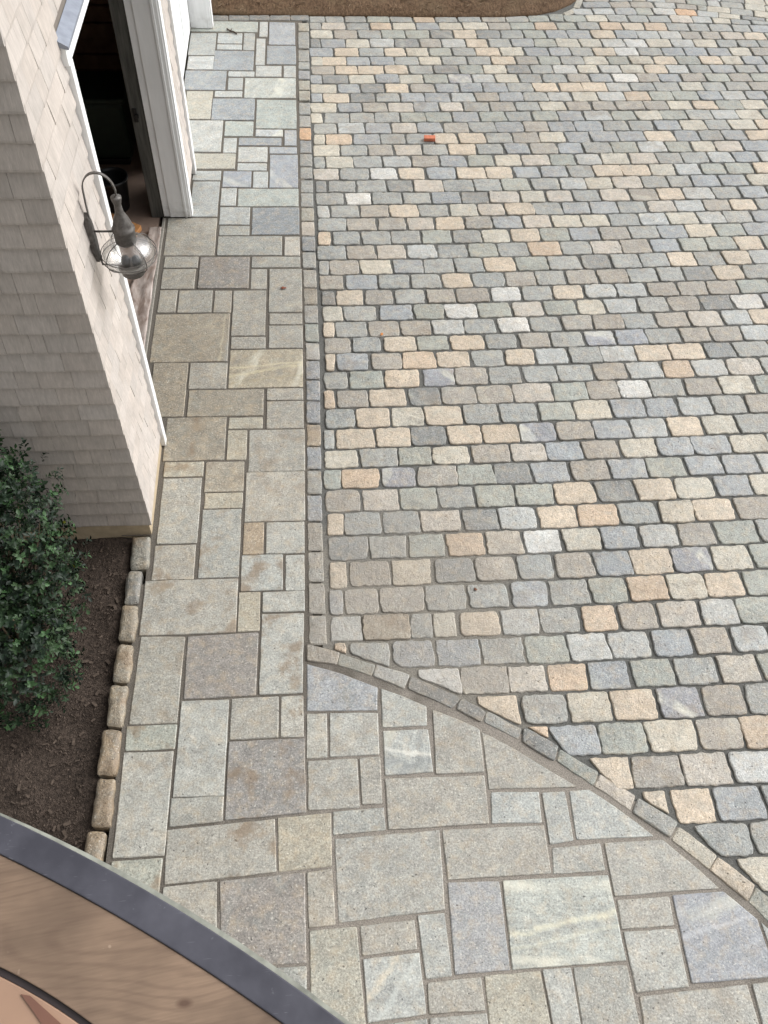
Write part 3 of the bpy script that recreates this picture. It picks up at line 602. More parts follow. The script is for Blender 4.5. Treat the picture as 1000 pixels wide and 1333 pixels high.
# ------------------------------------------------------------------ the setting: ground sheets
M_cobble = stone_material('cobble_stone', 110, 0.30, 0.8, 0.54, ((0.5, 2.8, 0), 1.1, 0.38))
M_slab = stone_material('slab_stone', 95, 0.36, 0.6, 0.54)
def feature(name, *st): return stone_material(name, 95, 0.34, 0.6, 0.54, None, st)
PALE = (226, 222, 196); DARK = (118, 122, 122)
FEATURES = (
    ((1.25, 0.85), feature('slab_pale_vein', (0.939, 0.815, 1.58, 0.900, 0.018, PALE, 0.5), (0.939, 0.74, 1.58, 0.84, 0.012, PALE, 0.25))),
    ((0.46, 1.84), feature('slab_dark_band', (0.326, 1.792, 0.618, 1.755, 0.040, DARK, 0.6), (0.332, 1.872, 0.604, 1.812, 0.016, (216, 214, 204), 0.6))),
    ((0.25, 0.62), feature('slab_rust_patch', (0.197, 0.596, 0.296, 0.714, 0.020, (216, 204, 180), 0.5), (0.24, 0.50, 0.34, 0.62, 0.020, (190, 196, 192), 0.5))),
    ((-0.42, 5.12), feature('slab_gold_band', (-0.71, 5.030, -0.126, 5.150, 0.016, (204, 194, 160), 0.5), (-0.713, 5.118, -0.126, 5.176, 0.012, (206, 196, 164), 0.5), (-0.713, 4.95, -0.126, 5.03, 0.012, (150, 140, 112), 0.4))),
    ((2.18, 0.85), feature('slab_blue_streak', (2.078, 0.796, 2.309, 0.841, 0.014, (196, 198, 202), 0.4), (1.9, 0.95, 2.3, 1.02, 0.02, (136, 140, 152), 0.4))),
    ((-0.90, 5.60), feature('slab_grey_corner', (-0.700, 5.81, -0.745, 5.30, 0.018, (148, 148, 144), 0.6), (-0.78, 5.81, -0.80, 5.30, 0.010, (198, 188, 160), 0.4))),
    ((-0.76, 7.76), feature('slab_dark_stripe', (-0.898, 7.874, -0.625, 7.65, 0.035, (138, 142, 144), 0.8))),
    ((-0.28, 7.9), feature('slab_cloud_streak', (-0.248, 8.148, -0.422, 7.676, 0.04, (150, 158, 164), 0.6))),
)
def in_poly(p, q):
    r = False
    for i in range(len(q)):
        (x0, y0), (x1, y1) = q[i - 1], q[i]
        if (y0 > p[1]) != (y1 > p[1]) and p[0] < (x1 - x0) * (p[1] - y0) / (y1 - y0) + x0: r = not r
    return r
M_joint = sand_material('driveway_joint_dust', (100, 100, 97), (128, 124, 116), (0.55, 2.75, 0), 1.0)
M_sjoint = sand_material('walkway_joint_dust', (100, 95, 88), (140, 134, 126), (1.0, 1.0, 0), 1.6)

t = NT('mulch_soil'); p = t.pos(); a = t.noise(p, 45, 4, 0.75); b2 = t.noise(p, 4, 3, 0.6); c3 = t.noise(p, 130, 2, 0.6)
cc = t.mix(t.rng(a, 0.35, 0.7, 0, 1), lin((48, 42, 38)), lin((88, 77, 69)))
cc = t.mul(cc, t.math('MULTIPLY', t.rng(b2, 0.3, 0.7, 0.75, 1.2), t.rng(c3, 0.3, 0.7, 0.7, 1.3)))
t.bump(t.math('ADD', a, c3), 0.9, 0.012); M_soil = t.set(cc, 0.95, 0, 0.15)
t = NT('mulch_far'); p = t.pos(); a = t.noise(t.vscale(p, (1, 0.35, 1)), 40, 4, 0.75); b2 = t.noise(p, 2.2, 3, 0.6)
cc = t.mix(t.rng(a, 0.35, 0.7, 0, 1), lin((76, 60, 47)), lin((124, 102, 81)))
cc = t.mix(t.rng(b2, 0.5, 0.7, 0, 0.5), cc, lin((112, 98, 78)))
t.bump(a, 0.9, 0.02); M_mulch = t.set(cc, 0.95, 0, 0.15)
t = NT('outer_ground'); p = t.pos(); a = t.noise(p, 6, 4, 0.7)
M_outer = t.set(t.mix(a, lin((70, 74, 52)), lin((98, 92, 70))), 0.95, 0, 0.2)

def sheet(name, x0, x1, y0, y1, step, zf, mat, inside=None):
    nx = max(2, int((x1 - x0) / step) + 1); ny = max(2, int((y1 - y0) / step) + 1)
    v = []; f = []
    for j in range(ny):
        for i in range(nx):
            x = x0 + (x1 - x0) * i / (nx - 1); y = y0 + (y1 - y0) * j / (ny - 1); v.append((x, y, zf(x, y)))
    for j in range(ny - 1):
        for i in range(nx - 1):
            k = j * nx + i
            if inside is None or inside(v[k][0] + step / 2, v[k][1] + step / 2): f.append((k, k + 1, k + nx + 1, k + nx))
    me = bpy.data.meshes.new(name); me.from_pydata(v, [], f); finish(me, mat)
    o = link(name, me); o['kind'] = 'structure'; return o
ground = sheet('ground', -150, 150, -150, 150, 30, lambda x, y: -0.16, M_outer)
def n3(x, y, s): return mnoise.noise(Vector((x * s, y * s, 0.37)))
def drive_z(x, y):
    d = math.hypot(x - 0.55, y - 2.75) + 0.5 * n3(x, y, 2.5)
    k = max(0.0, min(1.0, (1.15 - d) / 0.35)); k = max(k, max(0.0, min(1.0, (n3(x, y, 2.2) - 0.22) * 4)) * 0.6)
    return -0.0125 + 0.0030 * k + 0.0025 * n3(x, y, 18)
driveway = sheet('driveway', -0.02, 8.6, -0.6, 13.2, 0.045, drive_z, M_joint)
ARC_EDGE = [parse(ARC)[i][1][0] for i in range(15)]
def below_arc(x, y):
    if x < -0.06: return True
    for a, b in zip(ARC_EDGE, ARC_EDGE[1:]):
        if a[0] <= x <= b[0]: return y < a[1] + (b[1] - a[1]) * (x - a[0]) / (b[0] - a[0]) - 0.035
    return False
walkway = sheet('walkway', -1.40, 3.6, -1.2, 11.22, 0.04, lambda x, y: -0.0068 + 0.0014 * n3(x, y, 15), M_sjoint, lambda x, y: below_arc(x, y) and (y > 3.5 or x > -1.215 + 0.012 * (y - 3.5)))
def arc_y(x): return None
bed = sheet('planting_bed', -4.2, -1.27, -0.6, 3.52, 0.035, lambda x, y: -0.035 + 0.018 * n3(x, y, 6) + 0.012 * n3(x, y, 22) - (0.03 if x > -1.34 else 0), M_soil)

# ------------------------------------------------------------------ walkway slabs
def inside_walk(x, y): return True
lastc = None
for c, q in parse(SLABS):
    cyy = sum(p[1] for p in q) / len(q); poly = inset(q, 0.0008 if cyy < 2.1 else 0.0030 if cyy < 7 else 0.0042)
    big = abs(area(q))
    cx = sum(p[0] for p in q) / len(q); cy = sum(p[1] for p in q) / len(q)
    st = 0.0
    if 1.2 < cy < 4.6 and cx < 0.05: st = rng.choice((0.2, 0.5, 0.9))
    elif cy < 7: st = rng.choice((0, 0.15, 0.3))
    colr = stone_colour(SLABPAL, c, 0.03)
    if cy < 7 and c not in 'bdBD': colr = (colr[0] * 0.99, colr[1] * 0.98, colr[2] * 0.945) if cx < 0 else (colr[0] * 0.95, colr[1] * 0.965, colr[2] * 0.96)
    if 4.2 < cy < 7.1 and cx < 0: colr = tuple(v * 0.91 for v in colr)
    if cy >= 7: colr = (colr[0] * 1.04, colr[1] * 1.07, colr[2] * 1.10)  # cool sky sheen of the far slabs, painted into their colour
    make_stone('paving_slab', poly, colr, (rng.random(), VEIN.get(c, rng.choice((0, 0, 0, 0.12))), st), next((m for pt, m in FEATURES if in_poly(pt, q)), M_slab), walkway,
               seg=0.09, rr=0.006, jit=0.0016, bow=0.001, depth=0.04, bev=0.005, drop=0.0035, dome=0.0003, tilt=0.0035, zj=0.0012)
yy = 0.14                                                        # the paving goes on below the frame
while yy > -1.1:
    h = rng.choice((0.3, 0.45)); xx = 0.35
    while xx < 3.2:
        wdt = rng.choice((0.3, 0.45, 0.6)); q = [(xx, yy - h), (xx + wdt, yy - h), (xx + wdt, yy), (xx, yy)]; xx += wdt
        make_stone('paving_slab', inset(q, 0.006), stone_colour(SLABPAL, rng.choice('kklgn'), 0.03), (rng.random(), 0, 0.2), M_slab, walkway,
                   seg=0.09, rr=0.006, jit=0.0016, bow=0.001, depth=0.04, bev=0.005, drop=0.0035, dome=0.0003, tilt=0.003, zj=0.001)
    yy -= h
# ------------------------------------------------------------------ edging of the driveway
for nm, data, pal in (('edging_stone', SOLD, SLABPAL), ('edging_stone', TOPROW, PAL), ('edging_stone', ARC, PAL)):
    for c, q in parse(data):
        make_stone(nm, inset(q, -0.0035 if data is ARC else 0.001), tuple(v * (1.0 if c == 'O' else 0.84) for v in stone_colour(pal, c)), (rng.random(), VEIN.get(c, 0.1), 0.35), M_cobble, driveway,
                   seg=0.06, rr=0.010, jit=0.003, bow=0.003, bev=0.007, drop=0.005, dome=0.002, tilt=0.012, zj=0.0025)
LKPAL = dict(PAL, y=(172, 155, 126), o=(164, 140, 106), n=(152, 146, 128), d=(142, 139, 130))
for c, q in parse(LKERB):
    make_stone('edging_stone', inset(q, -0.001), tuple(v * 0.80 for v in stone_colour(LKPAL, c)), (rng.random(), 0.1, 0.9), M_cobble, bed,
               seg=0.04, rr=0.016, jit=0.004, bow=0.006, depth=0.09, bev=0.015, drop=0.015, dome=0.005, tilt=0.02, zj=0.004, z0=0.028, soft=True)
# ------------------------------------------------------------------ cobbles in running bond
ROWL = parse(ROWS); SW = parse(SWIRL)
first = ROWL[0]; ROWL = ROWL[1:]
for j in range(1, 8):
    y = 1.05 - 0.208 * j; x0 = 2.42 + 0.16 * j if j < 4 else 3.0 + 0.05 * j
    pts = [(x0, y)]
    while pts[-1][0] < 4.0: pts.append((pts[-1][0] + rng.uniform(0.27, 0.31), y))
    ROWL.append((''.join(rng.choice('ggggnnbbdkktttyyollp') for _ in pts[1:]), pts))
rows = [(list(c), p) for c, p in SW[::-1]][:-1] + [(list(first[0]), first[1], list(SW[0][0]), SW[0][1])] + [(list(c), p) for c, p in ROWL]
def line_y(pts, x):
    if x <= pts[0][0]: a, b = pts[0], pts[min(2, len(pts) - 1)]
    elif x >= pts[-1][0]: a, b = pts[-min(3, len(pts))], pts[-1]
    else:
        for a, b in zip(pts, pts[1:]):
            if a[0] <= x <= b[0]: break
    return a[1] + (b[1] - a[1]) * (x - a[0]) / max(1e-6, b[0] - a[0])
lines = []
for r in rows:
    pts = list(r[1]) + (list(r[3]) if len(r) > 2 else [])
    lines.append(pts)
ARCP = []
for c, q in parse(ARC)[:15]: ARCP += [q[0], q[1]]
def arc_clip(poly):
    c = (sum(p[0] for p in poly) / len(poly), sum(p[1] for p in poly) / len(poly))
    k = min(range(len(ARCP) - 1), key=lambda i: math.hypot((ARCP[i][0] + ARCP[i + 1][0]) / 2 - c[0], (ARCP[i][1] + ARCP[i + 1][1]) / 2 - c[1]))
    a, b = ARCP[k], ARCP[k + 1]; e = Vector((b[0] - a[0], b[1] - a[1]))
    nn = Vector((-e.y, e.x)).normalized()
    if math.hypot(a[0] - c[0], a[1] - c[1]) > 0.6: return poly
    return clip(poly, nn, nn.dot(Vector(a)) + 0.016)
cobs = []
WEIGHT = 'ggggnnbbdkktttyyollp'
for i, r in enumerate(rows):
    for letters, pts in ((r[0], r[1]),) + (((r[2], r[3]),) if len(r) > 2 else ()):
        pts = list(pts); letters = list(letters)
        is_first = len(r) > 2 and pts is not r[3] and pts[0][0] < 0.5
        if not (len(r) > 2 and pts[0][0] < 0.5):               # the rows run on to the right, beyond the frame
            x = pts[-1][0]; end = min(8.3, x + 1.1)
            while x < end:
                x += rng.uniform(0.26, 0.31); pts.append((x, line_y(r[3] if len(r) > 2 else r[1], x))); letters.append(rng.choice(WEIGHT))
        up = lines[i - 1] if i else None; dn = lines[i + 1] if i + 1 < len(lines) else None
        for k, c in enumerate(letters):
            (xa, ya), (xb, yb) = pts[k], pts[k + 1]
            y0a = (ya + line_y(dn, xa)) / 2 if dn else ya - 0.1; y0b = (yb + line_y(dn, xb)) / 2 if dn else yb - 0.1
            if len(r) > 2 and pts[0][0] < 0.5: y1a, y1b = ya + 0.085, yb + 0.085
            else:
                y1a = (ya + line_y(up, xa)) / 2 if up else ya + 0.1; y1b = (yb + line_y(up, xb)) / 2 if up else yb + 0.1
                if up: y1a = min(y1a, ya + 0.115); y1b = min(y1b, yb + 0.115)
            y0a = max(y0a, ya - 0.115); y0b = max(y0b, yb - 0.115)
            s = (yb - ya) / max(0.05, xb - xa)
            poly = [(xa + s * (ya - y0a) + rng.gauss(0, 0.0065), y0a), (xb + s * (yb - y0b) + rng.gauss(0, 0.0065), y0b),
                    (xb - s * (y1b - yb) + rng.gauss(0, 0.0065), y1b), (xa - s * (y1a - ya) + rng.gauss(0, 0.0065), y1a)]
            if k == 0 and pts[0][0] < 0.2: poly[0] = (max(poly[0][0], xa), poly[0][1]); poly[3] = (max(poly[3][0], xa - 0.01), poly[3][1])
            g = rng.uniform(0.007, 0.0125)
            poly = inset(poly, g)
            if len(poly) < 3: continue
            poly = arc_clip(poly)
            if len(poly) < 3 or abs(area(poly)) < 0.0025: continue
            xs = [to_px(*p) for p in poly]
            vis = any(0 <= u <= 1000 and 0 <= v <= 1333 for u, v in xs)
            cobs.append((abs(area(xs)) if vis else 0, poly, c))
order = sorted(range(len(cobs)), key=lambda i: -cobs[i][0])
single = set(order[:300]); rest = MB(); rc = []; rp = []
for i, (pa, poly, c) in enumerate(cobs):
    col = stone_colour(PAL, c, 0.07); prm = (rng.random(), VEIN.get(c, rng.choice((0, 0, 0.1, 0.25))), rng.choice((0, 0, 0.15, 0.4)) + (0.8 if c == 'C' else 0))
    kw = dict(seg=0.036, rr=min(rng.choice((0.008, 0.014, 0.020, 0.026)), 0.11 * math.sqrt(abs(area(poly)))), jit=min(0.0056, 0.025 * math.sqrt(abs(area(poly)))), bow=0.006, depth=0.045, bev=0.006, drop=0.0048, dome=0.0022, tilt=0.009, zj=0.0016)
    if i in single: make_stone('cobblestone', poly, col, prm, M_cobble, driveway, **kw)
    else:
        v, f = make_stone('cobblestone', poly, col, prm, M_cobble, driveway, raw=True, **kw)
        rest.add(v, f, True); rc += [(*col, 1)] * len(v); rp += [(*prm, 1)] * len(v)
me = rest.mesh('far_cobblestones', M_cobble); add_attr(me, rc, rp)
o = link('far_cobblestones', me, driveway); o['kind'] = 'stuff'
# ------------------------------------------------------------------ bed beyond the driveway
M_twig = simple('dry_straw', (112, 94, 74), 0.9, 0, 0.3, 30)
fb = [(-1.6, 11.235), (1.5, 11.235), (2.4, 11.26), (2.85, 11.33), (3.15, 11.46), (3.4, 11.66), (3.62, 11.95), (3.75, 12.3), (3.8, 13.2), (-1.6, 13.2)]
fb = [(x, y + 0.02) for x, y in fb]
bm = bmesh.new()
fbv = [bm.verts.new((x, y, 0.012)) for x, y in fb] ; fbl = [bm.verts.new((x, y, -0.1)) for x, y in fb]
cv = [bm.verts.new((0.55 + (x - 0.55) * 0.9, 12.2 + (y - 12.2) * 0.72, 0.09)) for x, y in fb]
for i in range(len(fb)):
    j = (i + 1) % len(fb); bm.faces.new((fbl[i], fbl[j], fbv[j], fbv[i])); bm.faces.new((fbv[i], fbv[j], cv[j], cv[i]))
bm.faces.new(cv); bmesh.ops.triangulate(bm, faces=bm.faces[:])
bmesh.ops.subdivide_edges(bm, edges=bm.edges[:], cuts=4, use_grid_fill=True)
for v in bm.verts:
    if v.co.z > 0.02: v.co.z += 0.025 * mnoise.noise(v.co * 5)
me = bpy.data.meshes.new('mulch_bed'); bm.to_mesh(me); bm.free(); finish(me, M_mulch)
far_bed = link('mulch_bed', me); far_bed['kind'] = 'structure'
mb = MB(); rg = random.Random(3)
for _ in range(1800):
    x = rg.uniform(-1.1, 3.6); y = rg.uniform(11.28, 12.6); a = rg.uniform(0, 6.28); L = rg.uniform(0.02, 0.07); wd = rg.uniform(0.003, 0.008)
    if x > 2.2 and y < 11.3 + (x - 2.2) ** 2 * 0.28: continue
    dx, dy = math.cos(a), math.sin(a); z = 0.10 + rg.uniform(-0.02, 0.03) if y > 11.6 else 0.03 + (y - 11.25) * 0.2
    mb.add([(x - dx * L, y - dy * L, z), (x + dy * wd, y - dx * wd, z + 0.012), (x + dx * L, y + dy * L, z + rg.uniform(0, 0.02))], [(0, 1, 2)])
o = mb.build('straw', M_twig); tag(o, 'loose dry straw and bark on the brown mulch bed', kind='stuff')

# ------------------------------------------------------------------ house
HX = -1.19; HY = 3.5
M_wall = simple('wall_sheathing', (120, 112, 104), 0.9, 0, 0.1)
t = NT('weathered_shingle'); a = t.n('ShaderNodeAttribute', attribute_name='col'); p = t.pos()
g1 = t.noise(t.vscale(p, (70, 70, 5)), 1.0, 4, 0.65); g2 = t.noise(p, 9, 3, 0.6); g3 = t.noise(t.vscale(p, (260, 260, 12)), 1.0, 2, 0.5)
cc = t.mul(a.outputs['Color'], t.math('MULTIPLY', t.rng(g1, 0.3, 0.7, 0.88, 1.1), t.rng(g2, 0.3, 0.7, 0.92, 1.07)))
cc = t.mul(cc, t.rng(g3, 0.3, 0.7, 0.94, 1.05))
t.bump(t.math('ADD', g1, g3), 0.35, 0.003); M_shingle = t.set(cc, 0.8, 0, 0.3)
t = NT('white_paint'); p = t.pos(); a = t.noise(t.vscale(p, (30, 30, 3)), 1.0, 4, 0.6); b2 = t.noise(p, 3, 3)
cc = t.mul(lin((238, 239, 239)), t.math('MULTIPLY', t.rng(a, 0.3, 0.7, 0.95, 1.03), t.rng(b2, 0.3, 0.7, 0.95, 1.03)))
zz = t.n('ShaderNodeSeparateXYZ'); t.l(p, zz.inputs[0])
dirt = t.math('MULTIPLY', t.rng(zz.outputs[2], 0.0, 0.22, 0.5, 0.0), t.rng(t.noise(p, 14, 4), 0.4, 0.7, 0.0, 1.0))
cc = t.mix(dirt, cc, lin((120, 112, 98))); t.bump(a, 0.15, 0.002); M_white = t.set(cc, 0.5, 0, 0.4)
t = NT('grey_post_wood'); p = t.pos(); a = t.noise(t.vscale(p, (40, 40, 3)), 1.0, 4, 0.65)
M_post = t.set(t.mix(t.rng(a, 0.3, 0.7, 0, 1), lin((58, 57, 54)), lin((96, 95, 90))), 0.85, 0, 0.2)
M_dark = simple('dark_interior_board', (110, 96, 84), 0.9, 0, 0.3, 4)
M_brown = simple('rough_brown_board', (120, 98, 80), 0.9, 0, 0.3, 8)
M_found = simple('tan_base_board', (176, 160, 134), 0.85, 0, 0.15, 18, 0.004)
M_lead = simple('grey_lead', (140, 146, 158), 0.45, 0.3, 0.2, 20)
M_floor = simple('concrete_floor', (124, 106, 94), 0.85, 0, 0.2, 5)
M_metal = simple('galvanised_strip', (150, 146, 138), 0.55, 0.4, 0.2, 40)
M_roof = simple('roof_shingle', (110, 106, 100), 0.9, 0, 0.2, 8)

house = empty('shingle_house', (HX, HY, 0), 'pale shingled garage house with white trimmed open doorway beside the stone walkway', 'house')
wb = MB()
wb.box(-6.0, HX - 0.012, HY + 0.012, HY + 0.2, -0.15, 5.4)                       # south wall
wb.box(-1.395, HX - 0.012, HY + 0.2, 4.29, -0.15, 5.4)
wb.box(-1.395, HX - 0.012, 7.245, 7.84, -0.15, 5.4)
wb.box(-1.395, HX - 0.012, 11.0, 16.0, -0.15, 5.4)
wb.box(-1.395, HX - 0.012, 4.29, 7.245, 2.9, 5.4)
wb.box(-1.395, HX - 0.012, 7.84, 11.0, 2.9, 5.4)
wb.build('wall', M_wall, house)
ib = MB()
ib.box(-6.0, -5.8, 3.72, 15.9, -0.15, 3.2); ib.box(-5.8, -1.42, 12.0, 12.15, -0.15, 3.2); ib.box(-5.8, -1.42, 3.72, 15.9, 3.0, 3.15)
ib.build('interior_wall', M_dark, house)
fl = MB(); fl.box(-5.8, -1.46, 3.71, 11.9, -0.14, -0.012); fl.build('garage_floor', M_floor, house)
th = MB(); th.box(-1.425, -1.399, 4.30, 7.13, -0.12, 0.004); th.build('threshold', M_metal, house, 0.004)
rf = MB()
rf.add([(-6.4, 3.0, 5.3), (-0.85, 3.0, 5.3), (-0.85, 16.4, 5.3), (-6.4, 16.4, 5.3), (-6.4, 3.0, 5.45), (-0.85, 3.0, 5.45), (-0.85, 16.4, 5.45), (-6.4, 16.4, 5.45), (-3.6, 3.0, 7.0), (-3.6, 16.4, 7.0)],
       [(0, 3, 2, 1), (0, 1, 5, 4), (1, 2, 6, 5), (2, 3, 7, 6), (3, 0, 4, 7), (4, 5, 8), (6, 7, 9), (5, 6, 9, 8), (7, 4, 8, 9)])
EAVE = False
# shingles
SHC = (186, 178, 171)
shr = random.Random(5); CO = 0.1335; Z0 = 0.115
def shingle(face, u0, u1, z0, mat, raw=None):
    """one tapered shingle; face 's' (looks south) or 'e' (looks east); its thick butt hangs over the course below"""
    h = CO + 0.028; tb = shr.uniform(0.019, 0.024); tt = 0.003; z0 += shr.uniform(-0.0016, 0.0016)
    dz = shr.uniform(-0.002, 0.002)
    prof = [(0.002, z0), (tb, z0 + dz), (tb + 0.001, z0 + 0.012), (tt + 0.002, z0 + h), (0.001, z0 + h)]
    if face == 's': vs = [(u, HY + 0.011 - d, z) for u in (u0, u1) for d, z in prof]
    else: vs = [(HX - 0.011 + d, u, z) for u in (u0, u1) for d, z in prof]
    k = len(prof); fs = [(i, (i + 1) % k, k + (i + 1) % k, k + i) for i in range(k)] + [tuple(reversed(range(k))), tuple(range(k, 2 * k))]
    if face == 'e': fs = [tuple(reversed(f)) for f in fs]
    b = lin(SHC); j = shr.uniform(0.93, 1.05); hh = shr.uniform(-0.012, 0.012); col = (b[0] * j * (1 + hh), b[1] * j, b[2] * j * (1 - hh), 1)
    return vs, fs, col
allsh = []
prev = []
for k in range(39):
    z = Z0 + CO * k
    cuts = []; x = HX + 0.018
    first_w = True
    while x > -5.95:
        wdt = shr.choice((0.075, 0.10, 0.12, 0.14, 0.165, 0.19, 0.22))
        nx = x - wdt
        if any(abs(nx - c) < 0.03 for c in prev): nx -= 0.045
        allsh.append(('s', max(nx, -5.98) + 0.0010, x - 0.0010, z)); x = nx; cuts.append(nx)
    prev = cuts
for ya, yb, kmin in ((HY - 0.0005, 4.293, 0), (7.25, 7.835, 0), (10.99, 13.5, 0), (4.293, 7.25, 22), (7.835, 10.99, 22)):
    prev = []
    for k in range(39):
        if k < kmin: continue
        z = Z0 + CO * k
        if kmin and z < 2.97: continue
        cuts = []; y = ya
        while y < yb - 0.01:
            ny = y + shr.choice((0.08, 0.10, 0.12, 0.14, 0.165, 0.19))
            if any(abs(ny - c) < 0.03 for c in prev): ny += 0.04
            if yb - ny < 0.05: ny = yb
            allsh.append(('e', y + 0.0008, min(ny, yb) - 0.0008, z)); y = ny; cuts.append(ny)
        prev = cuts
def shvis(s):
    f, a, b, z = s; m = (a + b) / 2
    u, v = to_px(*((m, HY, z + 0.06) if f == 's' else (HX, m, z + 0.06)))
    if not (-10 < u < 1000 and -20 < v < 1333): return 0
    P = [to_px(*((q, HY, h) if f == 's' else (HX, q, h))) for q, h in ((a, z), (b, z), (b, z + CO), (a, z + CO))]
    return abs(area(P))
val = [shvis(s) for s in allsh]; ordr = sorted(range(len(allsh)), key=lambda i: -val[i]); keep = set(i for i in ordr[:300] if val[i] > 0)
restm = MB(); restc = []
for i, s in enumerate(allsh):
    vs, fs, col = shingle(*s, None)
    if i in keep:
        me = bpy.data.meshes.new('shingle'); me.from_pydata(vs, [], fs); me.materials.append(M_shingle)
        a = me.color_attributes.new('col', 'FLOAT_COLOR', 'POINT'); a.data.foreach_set('color', list(col) * len(vs)); link('shingle', me, house)
    else: restm.add(vs, fs); restc += [col] * len(vs)
me = restm.mesh('shingles', M_shingle); a = me.color_attributes.new('col', 'FLOAT_COLOR', 'POINT'); a.data.foreach_set('color', [x for c in restc for x in c])
o = link('shingles', me, house); o['kind'] = 'stuff'
bb = MB(); bb.box(-5.9, HX - 0.004, HY - 0.004, HY + 0.011, -0.14, Z0 + 0.002); bb.build('base_board', M_found, house)
bb = MB(); bb.box(HX - 0.0115, HX - 0.002, HY - 0.0035, 4.293, -0.14, Z0 + 0.002); bb.build('base_board', M_found, house)
# white casings and reveals
def casing(y0, y1, z0=0.006, z1=2.85):
    c = MB(); c.box(HX - 0.011, HX + 0.032, y0, y1, z0, z1); return c.build('door_casing', M_white, house, 0.004)
casing(4.295, 4.362)
def reveal(yf, z1=2.85):
    """deep white reveal that faces the viewer: flat board, a step, a bead and the outer casing"""
    r = MB(); r.box(-1.412, -1.352, yf + 0.006, yf + 0.10, 0.006, z1); r.box(-1.352, -1.215, yf - 0.004, yf + 0.10, 0.006, z1)
    r.box(-1.215, -1.192, yf - 0.012, yf + 0.10, 0.006, z1)
    o = r.build('door_reveal', M_white, house, 0.003)
    c = MB(); c.box(-1.192, -1.160, yf - 0.004, yf + 0.105, 0.006, z1); c.box(-1.160, -1.145, yf + 0.004, yf + 0.105, 0.006, z1)
    c.build('door_casing', M_white, house, 0.004)
reveal(7.14); reveal(10.88)
casing(7.84, 7.93)
hd = MB(); hd.box(HX - 0.011, HX + 0.032, 4.270, 7.246, 2.852, 2.945); hd.box(-1.412, HX - 0.013, 4.30, 7.24, 2.852, 2.9); hd.build('head_casing', M_white, house, 0.004)
hd = MB(); hd.box(HX - 0.011, HX + 0.048, 7.84, 10.985, 2.852, 2.945); hd.box(-1.412, HX - 0.013, 7.9, 10.98, 2.852, 2.9); hd.build('head_casing', M_white, house, 0.004)
ld = MB()
ld.add([(HX - 0.008, 4.262, 2.985), (HX - 0.008, 7.25, 2.985), (HX + 0.050, 7.25, 2.950), (HX + 0.050, 4.262, 2.950), (HX + 0.050, 7.25, 2.935), (HX + 0.050, 4.262, 2.935), (HX - 0.008, 4.262, 2.9475), (HX - 0.008, 7.25, 2.9475)],
       [(0, 3, 2, 1), (3, 5, 4, 2), (0, 6, 5, 3), (1, 2, 4, 7), (6, 7, 4, 5)]); ld.build('drip_cap', M_lead, house)
pb = MB(); pb.box(-1.53, -1.414, 7.155, 7.28, -0.012, 2.9); po = pb.build('inner_post', M_post, house, 0.004)
lt = MB(); lt.box(-1.51, -1.475, 7.140, 7.154, 0.94, 1.06); lt.box(-1.50, -1.462, 7.122, 7.139, 0.985, 1.015); lt.build('latch', simple('black_iron', (38, 37, 36), 0.5, 0.5), po, 0.003)
# closed second door
gd = MB(); gd.box(-1.44, -1.414, 7.93, 10.88, 0.012, 2.85); door = gd.build('garage_door', M_white, house)
for k in range(4):
    for j in range(4):
        pm = MB(); y0 = 7.98 + j * 0.73; z0 = 0.1 + k * 0.69; pm.box(-1.413, -1.404, y0, y0 + 0.65, z0, z0 + 0.6); pm.build('door_panel', M_white, door, 0.006)
rf.build('roof', M_roof, house)

# ------------------------------------------------------------------ things inside the doorway
t = NT('clear_plastic'); p = t.pos(); a = t.noise(t.vscale(p, (16, 5, 8)), 1.0, 5, 0.7, 0.8)
t.set(t.mix(t.rng(a, 0.35, 0.65, 0, 1), lin((122, 105, 95)), lin((176, 165, 158))), t.rng(a, 0.3, 0.7, 0.25, 0.5), 0, 0.6)
M_plastic = t.m
mb = MB(); nx, ny = 14, 60; vs = []; fs = []
for j in range(ny):
    for i in range(nx):
        v = j / (ny - 1); u = i / (nx - 1); y = 4.4 + 2.55 * v
        wd = 0.16 + 0.10 * math.sin(v * 5.0) + 0.05 * mnoise.noise(Vector((0, y * 2, 0)))
        x = -1.415 - (wd + 0.05) * u
        q = Vector((x * 7 + y * 2.2, y * 3.2 - x * 2, 0.4)); z = 0.022 + 0.03 * abs(mnoise.noise(q)) + 0.02 * abs(mnoise.noise(q * 2.6))
        vs.append((x, y, z))
for j in range(ny - 1):
    for i in range(nx - 1): k = j * nx + i; fs.append((k, k + 1, k + nx + 1, k + nx))
mb.add(vs, fs, True); o = mb.build('plastic_sheet', M_plastic); o.modifiers.new('thick', 'SOLIDIFY').thickness = 0.004
tag(o, 'crumpled plastic sheet on the garage floor along the door threshold', 'plastic sheet')
M_ply = simple('orange_plywood', (176, 124, 74), 0.7, 0, 0.25, 10)
mb = MB(); mb.add([(-2.05, 6.95, 0.0), (-1.68, 6.72, 0.0), (-1.60, 6.95, 0.0), (-1.95, 7.18, 0.0), (-2.05, 6.95, 0.03), (-1.68, 6.72, 0.03), (-1.60, 6.95, 0.05), (-1.95, 7.18, 0.05)],
                  [(0, 3, 2, 1), (4, 5, 6, 7), (0, 1, 5, 4), (1, 2, 6, 5), (2, 3, 7, 6), (3, 0, 4, 7)])
o = mb.build('plywood_offcut', M_ply, None, 0.004); tag(o, 'orange brown plywood offcut lying on the floor inside the open doorway', 'plywood')
M_black = simple('black_plastic', (22, 23, 24), 0.45, 0, 0.2)
M_green = simple('dark_green_plastic', (30, 46, 36), 0.5, 0, 0.2)
bk = empty('black_bucket', (-1.86, 7.32, -0.012), 'black bucket standing inside the open doorway next to the plywood', 'bucket')
